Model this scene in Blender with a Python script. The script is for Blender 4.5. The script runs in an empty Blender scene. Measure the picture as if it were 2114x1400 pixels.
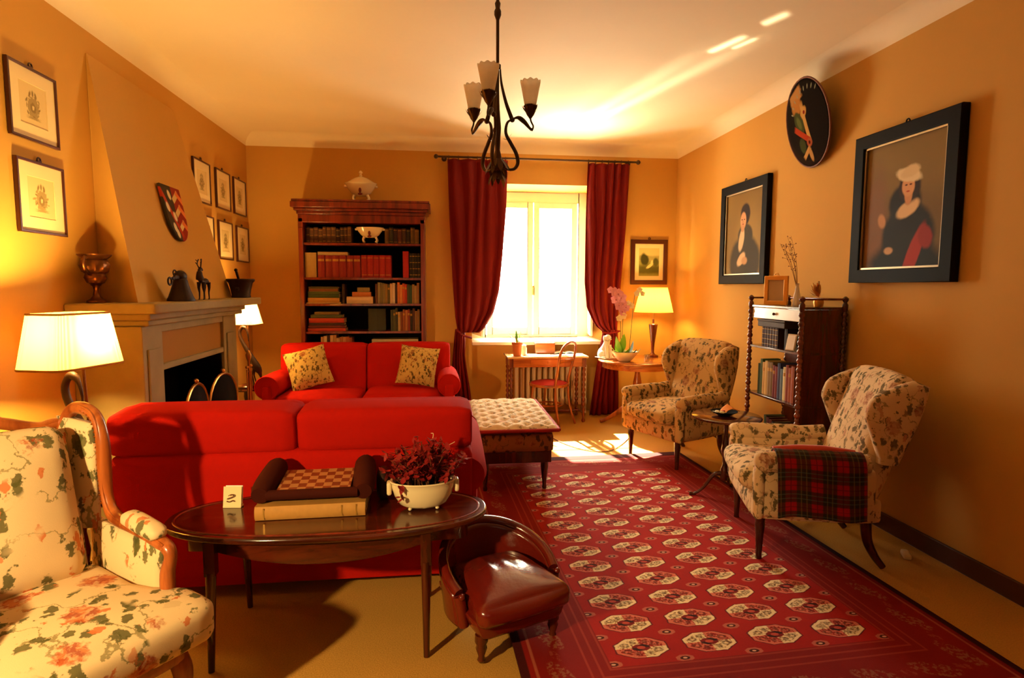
import bpy, bmesh, math, random
from mathutils import Vector, Matrix, Euler, noise as mnoise
random.seed(7)
SC = bpy.context.scene
COL = SC.collection
PI = math.pi
def R(d): return math.radians(d)

# ------------------------------------------------------------------ materials
def lin(h):
    h = h.lstrip('#')
    o = []
    for i in (0, 2, 4):
        c = int(h[i:i+2], 16)/255.0
        o.append(c/12.92 if c <= 0.04045 else ((c+0.055)/1.055)**2.4)
    return tuple(o)+(1.0,)
def C(c): return lin(c) if isinstance(c, str) else (tuple(c)+(1.0,))[:4]

class NT:
    """tiny helper to write node trees as expressions"""
    def __init__(s, name):
        s.m = bpy.data.materials.new(name); s.m.use_nodes = True
        s.t = s.m.node_tree; s.t.nodes.clear()
        s.out = s.t.nodes.new('ShaderNodeOutputMaterial')
    def n(s, typ, **kw):
        n = s.t.nodes.new(typ)
        for k, v in kw.items(): setattr(n, k, v)
        return n
    def put(s, sock, v):
        if v is None: return
        if hasattr(v, 'is_output'): s.t.links.new(v, sock)
        elif isinstance(v, (tuple, list)) and sock.type == 'VECTOR': sock.default_value = tuple(v)[:3]
        elif isinstance(v, (tuple, list)): sock.default_value = (tuple(v)+(1.0,))[:4]
        else: sock.default_value = v
    def mth(s, op, a, b=None, c=None, clamp=False):
        n = s.n('ShaderNodeMath', operation=op); n.use_clamp = clamp
        s.put(n.inputs[0], a); s.put(n.inputs[1], b); s.put(n.inputs[2], c)
        return n.outputs[0]
    def vm(s, op, a, b=None):
        n = s.n('ShaderNodeVectorMath', operation=op)
        s.put(n.inputs[0], a); s.put(n.inputs[1], b)
        return n.outputs['Value'] if op in ('LENGTH', 'DOT_PRODUCT', 'DISTANCE') else n.outputs[0]
    def obj(s): return s.n('ShaderNodeTexCoord').outputs['Object']
    def uv(s): return s.n('ShaderNodeTexCoord').outputs['UV']
    def sep(s, v):
        n = s.n('ShaderNodeSeparateXYZ'); s.put(n.inputs[0], v); return n.outputs
    def comb(s, x, y, z):
        n = s.n('ShaderNodeCombineXYZ')
        s.put(n.inputs[0], x); s.put(n.inputs[1], y); s.put(n.inputs[2], z); return n.outputs[0]
    def noise(s, v, scale, detail=3, rough=.5, col=False, dist=0):
        n = s.n('ShaderNodeTexNoise'); s.put(n.inputs['Vector'], v)
        n.inputs['Scale'].default_value = scale; n.inputs['Detail'].default_value = detail
        n.inputs['Roughness'].default_value = rough; n.inputs['Distortion'].default_value = dist
        return n.outputs['Color' if col else 'Fac']
    def voro(s, v, scale, rnd=1.0):
        n = s.n('ShaderNodeTexVoronoi'); s.put(n.inputs['Vector'], v)
        n.inputs['Scale'].default_value = scale; n.inputs['Randomness'].default_value = rnd
        return n.outputs['Distance'], n.outputs['Color']
    def mix(s, f, a, b):
        n = s.n('ShaderNodeMix', data_type='RGBA'); s.put(n.inputs[0], f)
        s.put(n.inputs[6], a); s.put(n.inputs[7], b); return n.outputs[2]
    def step(s, v, lo, hi):
        n = s.n('ShaderNodeMapRange'); n.clamp = True
        n.interpolation_type = 'SMOOTHSTEP'
        s.put(n.inputs[0], v); n.inputs[1].default_value = lo; n.inputs[2].default_value = hi
        return n.outputs[0]
    def bump(s, h, strength=.2, dist=.01):
        n = s.n('ShaderNodeBump'); n.inputs['Strength'].default_value = strength
        n.inputs['Distance'].default_value = dist; s.put(n.inputs['Height'], h); return n.outputs[0]
    def bsdf(s, color, rough=.6, metal=0, spec=.4, normal=None, coat=0, sheen=0):
        b = s.n('ShaderNodeBsdfPrincipled')
        s.put(b.inputs['Base Color'], color); s.put(b.inputs['Roughness'], rough)
        b.inputs['Metallic'].default_value = metal
        b.inputs['Specular IOR Level'].default_value = spec
        b.inputs['Coat Weight'].default_value = coat; b.inputs['Coat Roughness'].default_value = .12
        if sheen:
            b.inputs['Sheen Weight'].default_value = sheen
        if normal is not None: s.put(b.inputs['Normal'], normal)
        return b
    def done(s, b):
        o = b.outputs[0] if hasattr(b, 'outputs') else b
        s.t.links.new(o, s.out.inputs['Surface']); return s.m

def plain(name, color, rough=.6, metal=0, spec=.4, var=.12, vs=8, bump=0, bs=60, coat=0, sheen=0):
    t = NT(name); co = t.obj(); c = C(color)
    f = t.noise(co, vs, 4)
    d = tuple(x*(1-var) for x in c[:3])+(1,); l = tuple(min(1, x*(1+var)) for x in c[:3])+(1,)
    cc = t.mix(f, d, l)
    nm = t.bump(t.noise(co, bs, 3), bump, .01) if bump else None
    return t.done(t.bsdf(cc, rough, metal, spec, nm, coat, sheen))

def wood(name, dark, light, rough=.3, coat=.3, scale=6, axis=2):
    t = NT(name); co = t.obj()
    sc = [14, 14, 14]; sc[axis] = 1.3
    v = t.vm('MULTIPLY', co, tuple(sc))
    f = t.noise(v, scale/6, 5, .6, dist=.8)
    f = t.step(f, .3, .7)
    cc = t.mix(f, C(dark), C(light))
    return t.done(t.bsdf(cc, rough, 0, .4, t.bump(f, .06, .003), coat))

def floral(name, base, rose, rose2, leaf, leaf2, s=1.0, rose_amt=.45, stem=True, sheen=.0, weave=.15, dens=.5):
    """woven cloth with printed roses, clustered leaves and thin stems"""
    t = NT(name); co = t.obj()
    co = t.vm('ADD', co, (3.17, 1.73, 2.41))
    w = t.vm('SCALE', t.vm('SUBTRACT', t.noise(co, 16*s, 4, .65, col=True), (.5, .5, .5)), None)
    w.node.inputs['Scale'].default_value = .075/s
    cw = t.vm('ADD', co, w)
    big = t.noise(co, 5.5*s, 2)
    fine = t.mth('MULTIPLY', t.mth('SUBTRACT', t.noise(co, 75*s, 2), .5), .34)
    bc = C(base)
    col = t.mix(t.noise(co, 3, 3), tuple(x*.84 for x in bc[:3])+(1,), bc)
    lo = .56-.22*dens
    if stem:
        sn = t.noise(cw, 6.5*s, 1.5)
        sm = t.mth('SUBTRACT', 1.0, t.step(t.mth('ABSOLUTE', t.mth('SUBTRACT', sn, .5)), .004, .012))
        sm = t.mth('MULTIPLY', sm, t.step(big, lo-.04, lo+.08))
        col = t.mix(t.mth('MULTIPLY', sm, .7), col, C(leaf2))
    zone = t.step(big, lo, lo+.05)
    for k, (rot, sc, off) in enumerate((((20, 35, 40), 15.0, 0), ((-35, 15, -55), 17.0, 4.1), ((60, -25, 10), 22.0, 8.7))):
        mp = t.n('ShaderNodeMapping'); t.put(mp.inputs['Vector'], cw)
        mp.inputs['Rotation'].default_value = tuple(R(a) for a in rot)
        mp.inputs['Scale'].default_value = (1, 1.0, .48); mp.inputs['Location'].default_value = (off, off*.7, off*.3)
        d, c = t.voro(mp.outputs[0], sc*s); r = t.sep(c)
        m = t.mth('SUBTRACT', 1.0, t.step(t.mth('ADD', d, fine), .28, .36))
        m = t.mth('MULTIPLY', t.mth('MULTIPLY', m, t.step(r[0], .62-.30*dens, .66-.30*dens)), zone)
        lc = t.mix(t.noise(co, 34*s, 2), C(leaf), C(leaf2))
        if k == 2: lc = t.mix(t.step(r[2], .45, .5), lc, C(rose2))
        col = t.mix(t.mth('MULTIPLY', m, .9), col, lc)
    d2, c2 = t.voro(cw, 5.2*s); r2 = t.sep(c2)
    m2 = t.mth('SUBTRACT', 1.0, t.step(t.mth('ADD', d2, t.mth('MULTIPLY', fine, .5)), .25, .33))
    m2 = t.mth('MULTIPLY', m2, t.step(r2[1], 1-rose_amt, 1-rose_amt+.03))
    pet = t.step(t.noise(cw, 30*s, 3, .6), .40, .60)
    rc = t.mix(pet, C(rose), C(rose2))
    rc = t.mix(t.mth('MULTIPLY', t.step(t.noise(cw, 42*s, 2), .5, .62), .5), rc, bc)
    col = t.mix(t.mth('MULTIPLY', m2, .86), col, rc)
    nm = t.bump(t.noise(co, 420, 2), weave, .004)
    return t.done(t.bsdf(col, .9, 0, .15, nm, 0, sheen))

def paint(name, base, layers, rough=.5, base2=None, nz=6, coat=0, plane='xz', grain=.12, gs=18, spec=.12):
    """flat painted / printed surface in the local x-z plane: a ground and a stack of soft ellipses or boxes
    layer = (kind, cx, cz, rx, rz, rot_deg, colour, softness, wobble)"""
    t = NT(name); co = t.obj(); x, y, z = t.sep(co)
    if plane == 'xy': z = y
    b = C(base)
    col = t.mix(t.noise(co, nz, 4), b, C(base2) if base2 else tuple(v*(1-grain) for v in b[:3])+(1,))
    wob = t.noise(co, gs, 3)
    for (k, cx, cz, rx, rz, rot, c, soft, wb) in layers:
        dx = t.mth('SUBTRACT', x, cx); dz = t.mth('SUBTRACT', z, cz)
        if rot:
            cs, sn = math.cos(R(rot)), math.sin(R(rot))
            ux = t.mth('ADD', t.mth('MULTIPLY', dx, cs), t.mth('MULTIPLY', dz, sn))
            uz = t.mth('SUBTRACT', t.mth('MULTIPLY', dz, cs), t.mth('MULTIPLY', dx, sn))
        else: ux, uz = dx, dz
        ux = t.mth('DIVIDE', ux, rx); uz = t.mth('DIVIDE', uz, rz)
        if k == 'e' or k == 'o':
            d = t.mth('SQRT', t.mth('ADD', t.mth('MULTIPLY', ux, ux), t.mth('MULTIPLY', uz, uz)))
        else:
            d = t.mth('MAXIMUM', t.mth('ABSOLUTE', ux), t.mth('ABSOLUTE', uz))
        if wb: d = t.mth('ADD', d, t.mth('MULTIPLY', t.mth('SUBTRACT', wob, .5), wb*2))
        if k == 'o': d = t.mth('ADD', t.mth('ABSOLUTE', t.mth('SUBTRACT', d, .85)), .62)
        m = t.mth('SUBTRACT', 1.0, t.step(d, 1-soft, 1+soft))
        col = t.mix(m, col, C(c))
    return t.done(t.bsdf(col, rough, 0, spec, None, coat))

def shade_mat(name, color, emit, strength, pleat=None):
    """a lit lampshade: cloth that lets light through, glowing from its own bulb"""
    t = NT(name); co = t.obj()
    c = C(color)
    f = t.noise(co, 60, 2)
    cc = t.mix(f, tuple(x*.93 for x in c[:3])+(1,), c)
    d = t.n('ShaderNodeBsdfDiffuse'); t.put(d.inputs['Color'], cc)
    tr = t.n('ShaderNodeBsdfTranslucent'); t.put(tr.inputs['Color'], cc)
    mx = t.n('ShaderNodeMixShader'); mx.inputs[0].default_value = .68
    t.t.links.new(d.outputs[0], mx.inputs[1]); t.t.links.new(tr.outputs[0], mx.inputs[2])
    em = t.n('ShaderNodeEmission'); t.put(em.inputs['Color'], C(emit)); em.inputs['Strength'].default_value = strength
    ad = t.n('ShaderNodeAddShader')
    t.t.links.new(mx.outputs[0], ad.inputs[0]); t.t.links.new(em.outputs[0], ad.inputs[1])
    return t.done(ad)

def glass_mat(name, color=(1, 1, 1), gloss=.12, rough=.02):
    t = NT(name)
    a = t.n('ShaderNodeBsdfTransparent'); t.put(a.inputs['Color'], C(color))
    g = t.n('ShaderNodeBsdfGlossy'); g.inputs['Roughness'].default_value = rough
    mx = t.n('ShaderNodeMixShader'); mx.inputs[0].default_value = gloss
    t.t.links.new(a.outputs[0], mx.inputs[1]); t.t.links.new(g.outputs[0], mx.inputs[2])
    return t.done(mx)

def frosted_mat(name, color):
    t = NT(name); co = t.obj()
    c = C(color); cc = t.mix(t.noise(co, 40, 3), tuple(v*.85 for v in c[:3])+(1,), c)
    d = t.n('ShaderNodeBsdfDiffuse'); t.put(d.inputs['Color'], cc)
    tr = t.n('ShaderNodeBsdfTranslucent'); t.put(tr.inputs['Color'], cc)
    a = t.n('ShaderNodeBsdfTransparent')
    m1 = t.n('ShaderNodeMixShader'); m1.inputs[0].default_value = .5
    t.t.links.new(d.outputs[0], m1.inputs[1]); t.t.links.new(tr.outputs[0], m1.inputs[2])
    m2 = t.n('ShaderNodeMixShader'); m2.inputs[0].default_value = .28
    t.t.links.new(m1.outputs[0], m2.inputs[1]); t.t.links.new(a.outputs[0], m2.inputs[2])
    return t.done(m2)

# ------------------------------------------------------------------ mesh builder
def rotm(rot):
    return Euler(tuple(R(a) for a in rot), 'XYZ').to_matrix() if rot else Matrix.Identity(3)

class MB:
    def __init__(s):
        s.bm = bmesh.new(); s.uv = s.bm.loops.layers.uv.new('UVMap'); s.mi = 0
    def face(s, vs, smooth=True):
        try:
            f = s.bm.faces.new(vs)
        except ValueError:
            return None
        f.material_index = s.mi; f.smooth = smooth; return f
    def box(s, c, size, rot=None, taper=1.0):
        M = rotm(rot); c = Vector(c); hx, hy, hz = (v/2 for v in size)
        vs = []
        for z in (-hz, hz):
            k = taper if z < 0 else 1.0
            for x, y in ((-hx, -hy), (hx, -hy), (hx, hy), (-hx, hy)):
                vs.append(s.bm.verts.new(c+M@Vector((x*k, y*k, z))))
        for q in ((0, 3, 2, 1), (4, 5, 6, 7), (0, 1, 5, 4), (1, 2, 6, 5), (2, 3, 7, 6), (3, 0, 4, 7)):
            s.face([vs[i] for i in q])
        return s
    def soft(s, c, size, r=.04, puff=(0, 0, 0), rot=None, n=8, taper=None):
        """a cushion: rounded box whose faces swell by puff (x, y, z)"""
        M = rotm(rot); c = Vector(c); h = [v/2 for v in size]; r = min([r]+[v*.999 for v in h])
        def P(p):
            q = Vector([max(-(h[i]-r), min(h[i]-r, p[i]*h[i])) for i in range(3)])
            d = Vector([p[i]*h[i]-q[i] for i in range(3)])
            if d.length > 1e-9:
                # move from the box surface to the rounded surface
                d = d.normalized()*r
            o = q+d
            for i in range(3):
                if puff[i]:
                    j, k = (i+1) % 3, (i+2) % 3
                    o[i] += p[i]*puff[i]*max(0, 1-p[j]**2)*max(0, 1-p[k]**2)
            if taper: o = taper(o)
            return c+M@o
        ts = [-1+2*i/n for i in range(n+1)]
        ts = [math.copysign(abs(t)**.72, t) for t in ts]
        cache = {}
        def V(p):
            k = tuple(round(v, 5) for v in p)
            if k not in cache: cache[k] = s.bm.verts.new(P(p))
            return cache[k]
        for ax in range(3):
            for sg in (-1, 1):
                for i in range(n):
                    for j in range(n):
                        q = []
                        for a, b in ((i, j), (i+1, j), (i+1, j+1), (i, j+1)):
                            p = [0, 0, 0]; p[ax] = sg; p[(ax+1) % 3] = ts[a]; p[(ax+2) % 3] = ts[b]
                            q.append(V(p))
                        if sg < 0: q.reverse()
                        s.face(q)
        return s
    def ring(s, c, ax, up, r, n, r2=None):
        sd = ax.cross(up).normalized(); u = sd.cross(ax).normalized()
        return [s.bm.verts.new(c+sd*(math.cos(2*PI*i/n)*r)+u*(math.sin(2*PI*i/n)*(r2 or r))) for i in range(n)]
    def tube(s, pts, r, n=10, cap=True, closed=False, flat=1.0):
        pts = [Vector(p) for p in pts]; N = len(pts)
        rs = r if isinstance(r, (list, tuple)) else [r]*N
        up = Vector((0, 0, 1)); rings = []
        prev = None
        for i in range(N):
            a = pts[(i-1) % N] if (i > 0 or closed) else pts[i]
            b = pts[(i+1) % N] if (i < N-1 or closed) else pts[i]
            d = (b-a).normalized()
            if prev is None:
                up = Vector((0, 0, 1)) if abs(d.z) < .9 else Vector((0, 1, 0))
            else:
                up = prev - d*prev.dot(d)
                if up.length < 1e-4: up = Vector((0, 1, 0))
            up = up - d*up.dot(d); up.normalize(); prev = up
            rings.append(s.ring(pts[i], d, up, rs[i], n, rs[i]*flat))
        M = N if closed else N-1
        for i in range(M):
            A, B = rings[i], rings[(i+1) % N]
            for k in range(n):
                s.face([A[k], A[(k+1) % n], B[(k+1) % n], B[k]])
        if cap and not closed:
            s.face(list(reversed(rings[0]))); s.face(rings[-1])
        return s
    def cyl(s, a, b, r, r2=None, n=16):
        return s.tube([a, b], [r, r if r2 is None else r2], n)
    def lathe(s, prof, c=(0, 0, 0), n=24, rot=None, sx=1.0, sy=1.0):
        M = rotm(rot); c = Vector(c); rings = []
        for (r, z) in prof:
            r = max(r, 1e-4)
            rings.append([s.bm.verts.new(c+M@Vector((math.cos(2*PI*i/n)*r*sx, math.sin(2*PI*i/n)*r*sy, z))) for i in range(n)])
        for A, B in zip(rings, rings[1:]):
            for k in range(n):
                s.face([A[k], A[(k+1) % n], B[(k+1) % n], B[k]])
        if prof[0][0] > 1e-3: s.face(list(reversed(rings[0])))
        if prof[-1][0] > 1e-3: s.face(rings[-1])
        return s
    def prism(s, poly, axis, d0, d1, rot=None, c=(0, 0, 0)):
        """poly of 2D points extruded along axis 'x' (poly=y,z), 'y' (poly=x,z) or 'z' (poly=x,y)"""
        M = rotm(rot); c = Vector(c)
        def V(p, d):
            v = {'x': (d, p[0], p[1]), 'y': (p[0], d, p[1]), 'z': (p[0], p[1], d)}[axis]
            return s.bm.verts.new(c+M@Vector(v))
        A = [V(p, d0) for p in poly]; B = [V(p, d1) for p in poly]; n = len(poly)
        s.face(list(reversed(A))); s.face(B)
        for i in range(n): s.face([A[i], A[(i+1) % n], B[(i+1) % n], B[i]])
        return s
    def grid(s, fn, nu, nv, cu=False, cv=False):
        Nu = nu if cu else nu+1; Nv = nv if cv else nv+1
        V = [[s.bm.verts.new(Vector(fn(i/nu, j/nv))) for j in range(Nv)] for i in range(Nu)]
        for i in range(nu):
            for j in range(nv):
                a, b = (i+1) % Nu, (j+1) % Nv
                f = s.face([V[i][j], V[a][j], V[a][b], V[i][b]])
                if f:
                    for l, (u, v) in zip(f.loops, ((i, j), (i+1, j), (i+1, j+1), (i, j+1))):
                        l[s.uv].uv = (u/nu, v/nv)
        return s
    def ball(s, c, r, rot=None, nu=14, nv=9):
        M = rotm(rot); c = Vector(c)
        rx, ry, rz = r if isinstance(r, (tuple, list)) else (r, r, r)
        rings = []
        top = s.bm.verts.new(c+M@Vector((0, 0, rz))); bot = s.bm.verts.new(c+M@Vector((0, 0, -rz)))
        for j in range(1, nv):
            a = PI*j/nv
            rings.append([s.bm.verts.new(c+M@Vector((math.sin(a)*math.cos(2*PI*i/nu)*rx, math.sin(a)*math.sin(2*PI*i/nu)*ry, math.cos(a)*rz))) for i in range(nu)])
        for k in range(nu):
            s.face([top, rings[0][k], rings[0][(k+1) % nu]])
            s.face([bot, rings[-1][(k+1) % nu], rings[-1][k]])
        for A, B in zip(rings, rings[1:]):
            for k in range(nu): s.face([A[k], B[k], B[(k+1) % nu], A[(k+1) % nu]])
        return s
    def leaf(s, base, tip, width, bend=(0, 0, 0), side=None, n=6):
        base, tip, bend = Vector(base), Vector(tip), Vector(bend)
        d = tip-base; sd = Vector(side) if side else d.cross(Vector((0, 0, 1)))
        if sd.length < 1e-5: sd = Vector((1, 0, 0))
        sd.normalize(); L = []; C_ = []; R_ = []
        for i in range(n+1):
            t = i/n; p = base+d*t+bend*(4*t*(1-t)*.5+t*t*.5)
            w = width*math.sin(PI*min(1, .06+t*.94))**.8*.5 if i < n else 0.0008
            C_.append(s.bm.verts.new(p+Vector((0, 0, -w*.25)))); L.append(s.bm.verts.new(p-sd*w)); R_.append(s.bm.verts.new(p+sd*w))
        for i in range(n):
            s.face([L[i], C_[i], C_[i+1], L[i+1]]); s.face([C_[i], R_[i], R_[i+1], C_[i+1]])
        return s
    def build(s, name, mat, parent=None, smooth=True, bevel=0, seg=2, sub=0, solid=0, ang=42, loc=None, rz=0):
        bmesh.ops.remove_doubles(s.bm, verts=s.bm.verts, dist=1e-6)
        bmesh.ops.recalc_face_normals(s.bm, faces=s.bm.faces)
        me = bpy.data.meshes.new(name)
        s.bm.to_mesh(me); s.bm.free()
        for m in (mat if isinstance(mat, (list, tuple)) else [mat]): me.materials.append(m)
        if smooth:
            me.polygons.foreach_set('use_smooth', [True]*len(me.polygons))
            try: me.set_sharp_from_angle(angle=R(ang))
            except Exception: pass
        else:
            me.polygons.foreach_set('use_smooth', [False]*len(me.polygons))
        o = bpy.data.objects.new(name, me); COL.objects.link(o)
        if parent is not None: o.parent = parent
        if loc is not None: o.location = loc
        if rz: o.rotation_euler = (0, 0, R(rz))
        if solid:
            md = o.modifiers.new('Solidify', 'SOLIDIFY'); md.thickness = solid; md.offset = 0
        if bevel:
            md = o.modifiers.new('Bevel', 'BEVEL'); md.width = bevel; md.segments = seg; md.limit_method = 'ANGLE'; md.angle_limit = R(35)
            md.harden_normals = False
        if sub:
            md = o.modifiers.new('Subsurf', 'SUBSURF'); md.levels = sub; md.render_levels = sub
        return o

def tag(o, label, cat=None, group=None, kind=None):
    if label: o['label'] = label
    if cat: o['category'] = cat
    if group: o['group'] = group
    if kind: o['kind'] = kind
    return o
def thing(name, label, cat, loc=(0, 0, 0), rz=0, group=None):
    o = bpy.data.objects.new(name, None); COL.objects.link(o)
    o.empty_display_size = .1
    o.location = loc; o.rotation_euler = (0, 0, R(rz))
    return tag(o, label, cat, group)
def struct(name, mb, mat, **kw):
    o = mb.build(name, mat, **kw); o['kind'] = 'structure'; return o
KIDS = {}
def dup(root, loc, rz, label, group=None):
    r = root.copy(); COL.objects.link(r); r.location = loc; r.rotation_euler = (0, 0, R(rz))
    tag(r, label, None, group)
    for ch in [o for o in bpy.data.objects if o.parent == root]:
        c = ch.copy(); COL.objects.link(c); c.parent = r
        for g in [o for o in bpy.data.objects if o.parent == ch]:
            d = g.copy(); COL.objects.link(d); d.parent = c
    return r
def spline(pts, n=6):
    """Catmull-Rom through the points"""
    P = [Vector(p) for p in pts]; P = [2*P[0]-P[1]]+P+[2*P[-1]-P[-2]]; out = []
    for i in range(1, len(P)-2):
        a, b, c, d = P[i-1:i+3]
        for k in range(n):
            t = k/n
            out.append(.5*((2*b)+(c-a)*t+(2*a-5*b+4*c-d)*t*t+(3*b-a-3*c+d)*t**3))
    out.append(P[-2]); return out
def lerp1(tab, t):
    """piecewise linear lookup in [(t, v), ...]"""
    for (a, va), (b, vb) in zip(tab, tab[1:]):
        if t <= b: return va+(vb-va)*((t-a)/(b-a) if b > a else 0)
    return tab[-1][1]
ORD = ['first', 'second', 'third', 'fourth', 'fifth', 'sixth', 'seventh', 'eighth', 'ninth', 'tenth', 'eleventh', 'twelfth', 'thirteenth', 'fourteenth', 'fifteenth', 'sixteenth', 'seventeenth', 'eighteenth']
# ------------------------------------------------------------------ material list
M = {}
def mk(k, m): M[k] = m; return m
def wallmat(name, c):
    t = NT(name); co = t.obj()
    a = t.noise(co, 1.1, 4); b = t.noise(co, 30, 3)
    c = C(c)
    cc = t.mix(a, tuple(v*.9 for v in c[:3])+(1,), tuple(v*1.06 for v in c[:3])+(1,))
    cc = t.mix(t.mth('MULTIPLY', b, .15), cc, tuple(v*.8 for v in c[:3])+(1,))
    return t.done(t.bsdf(cc, .8, 0, .15, t.bump(b, .08, .004)))
mk('wall', wallmat('ochre_wall_paint', '#cf9b4a'))
mk('wall_dark', wallmat('brown_wall_paint', '#4a3018'))
mk('hood', wallmat('ochre_hood_plaster', '#ce9e50'))
mk('ceiling', wallmat('cream_ceiling_paint', '#f8e4bc'))
mk('white_paint', plain('cream_window_paint', '#fbf0d8', .45, var=.03))
mk('base', plain('brown_baseboard', '#4a2a14', .6, var=.2))
mk('stone', plain('pale_stone', '#94804f', .75, var=.3, vs=5, bump=.25, bs=25))
mk('stone_panel', wallmat('lintel_plaster', '#a5742f'))
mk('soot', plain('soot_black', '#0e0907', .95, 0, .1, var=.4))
mk('brass', plain('aged_brass', '#c08a45', .3, 1.0))
mk('iron', plain('dark_bronze_iron', '#4a3420', .42, .85))
mk('bronze', plain('antique_bronze', '#6d4220', .35, .85, vs=30, var=.5))
mk('blackmetal', plain('blackened_bronze', '#2a160e', .5, .4, vs=30))
mk('mahog', wood('mahogany', '#260a04', '#57200c', .22, .5))
mk('mahog_x', wood('mahogany_lengthwise', '#2a0b04', '#5c230e', .16, .7, axis=0))
mk('case', wood('red_brown_bookcase_wood', '#4f1509', '#842c14', .3, .35))
mk('honey', wood('honey_walnut', '#7a3510', '#b8642a', .3, .4))
mk('desk_wood', wood('sunlit_desk_wood', '#c99858', '#e6bd80', .25, .5, axis=0))  # for the desk top only, colour paled to suggest sun glare on it
mk('honey_x', wood('honey_walnut_lengthwise', '#8f4416', '#c5702c', .25, .5, axis=0))
mk('turned', wood('turned_red_wood', '#4a170a', '#8c3a18', .25, .5))
mk('redcloth', plain('red_sofa_cloth', '#ad1406', .9, 0, .1, .08, 10, .25, 300))
mk('curtain', plain('dark_red_curtain_silk', '#6a0c07', .65, 0, .15, .15, 5, .08, 90))
mk('leather', plain('oxblood_leather', '#66170b', .22, 0, .55, .3, 6, .12, 40, coat=.25))
mk('roses', floral('cream_rose_chintz', '#dfc294', '#963014', '#c46c3a', '#2c3519', '#66602f', .95, .50, dens=.85))
mk('wingcloth', floral('sand_floral_linen', '#dfbf92', '#8c5236', '#b8876a', '#38341c', '#6d5a34', 1.3, .42, dens=.95))
mk('wingcloth_dark', floral('brown_floral_linen', '#cf9a62', '#8a4020', '#a85f34', '#2e2210', '#5a3c1c', 1.15, .5, dens=.9))
mk('wingcloth_tan', floral('tan_floral_linen', '#c69a60', '#7a4026', '#a0704a', '#2c2812', '#5a4624', 1.3, .45, dens=1.1))
mk('cushcloth', floral('gold_floral_cushion_cloth', '#d2ac60', '#6d2c18', '#8a4a2c', '#33260f', '#5a4420', 1.9, .45, dens=.85))
mk('ottcloth', floral('ottoman_floral_cloth', '#9a6436', '#6d2f1c', '#a06038', '#2c1c10', '#4f3a1c', 1.5, .45, dens=.8))
mk('padcloth', floral('pale_floral_pad_cloth', '#efd9b8', '#c99a80', '#dbb090', '#8a7a60', '#b39f7c', 1.7, .25, stem=False, dens=.6))
mk('redpiping', plain('red_piping', '#a5201a', .8))
mk('cream_ceramic', plain('cream_glazed_ceramic', '#f0dcae', .2, 0, .5, .03, coat=.4))
mk('white_ceramic', plain('white_glazed_ceramic', '#f6efe2', .2, 0, .5, .02, coat=.4))
mk('maroon', plain('maroon_glaze', '#6d1a10', .3))
mk('terracotta', plain('terracotta', '#b8622e', .8))
mk('green', plain('green_leaves', '#4f8a2a', .45, 0, .4, .3, 12))
mk('lime', plain('bright_green_leaves', '#8fc43a', .4, 0, .4, .25, 12))
mk('darkgreen', plain('dark_green_leaves', '#2f4a1c', .5))
mk('pink', plain('pink_petals', '#f0a0b0', .7, var=.25, vs=40))
mk('ivory', plain('ivory_petals', '#f1dfae', .7, var=.1, vs=40))
mk('redleaf', plain('dark_red_dried_leaves', '#8c1410', .65, var=.4, vs=25))
mk('stem', plain('brown_twig', '#6b3a1c', .7))
mk('paper', plain('cream_paper', '#ecd4a0', .8, var=.05))
mk('whitepaper', plain('white_paper', '#f7f0e0', .8, var=.03))
mk('black', plain('black_frame_wood', '#0d0a07', .6, 0, .08, .3))
mk('darkframe', plain('dark_cherry_frame', '#43160c', .3, 0, .45, .2, coat=.3))
mk('goldframe', plain('gilded_frame', '#d99a3a', .35, .55))
mk('silver', plain('silver_edge', '#cdb891', .3, .8))
mk('glass', glass_mat('window_glass', (1, 1, 1), .06))
mk('clearglass', glass_mat('clear_vase_glass', (.95, .95, .9), .25))
mk('pictureglass', glass_mat('picture_glass', (1, 1, 1), .05))
mk('frosted', frosted_mat('frosted_lamp_glass', '#fbeccc'))
mk('shade', shade_mat('pleated_cream_shade', '#cfa75c', (1.0, .80, .32), .16))
mk('shade_far', shade_mat('pleated_cream_shade_bright', '#e6c67e', (1.0, .84, .42), .4))
mk('shade_gold', shade_mat('golden_yellow_shade', '#ecc656', (1.0, .70, .14), .38))
mk('shadetrim', plain('shade_braid', '#a8762c', .8))
mk('radiator', plain('cream_radiator_paint', '#f2d8ae', .45, var=.06))
mk('socket', plain('beige_plastic', '#d8bd8a', .5))
mk('gold', plain('gilt_lettering', '#b98a3c', .4, .6))
mk('orange', plain('orange_paper_napkin', '#e0862a', .8))
def floor_mat():
    t = NT('ochre_sisal_carpet'); co = t.obj()
    a = t.noise(co, 1.2, 4); b = t.noise(co, 160, 2)
    cc = t.mix(a, lin('#bb8a3a'), lin('#cc9a46'))
    cc = t.mix(t.mth('MULTIPLY', t.step(b, .35, .7), .3), cc, lin('#7d5820'))
    return t.done(t.bsdf(cc, .85, 0, .2, t.bump(b, .35, .006)))
mk('floor', floor_mat())

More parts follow.
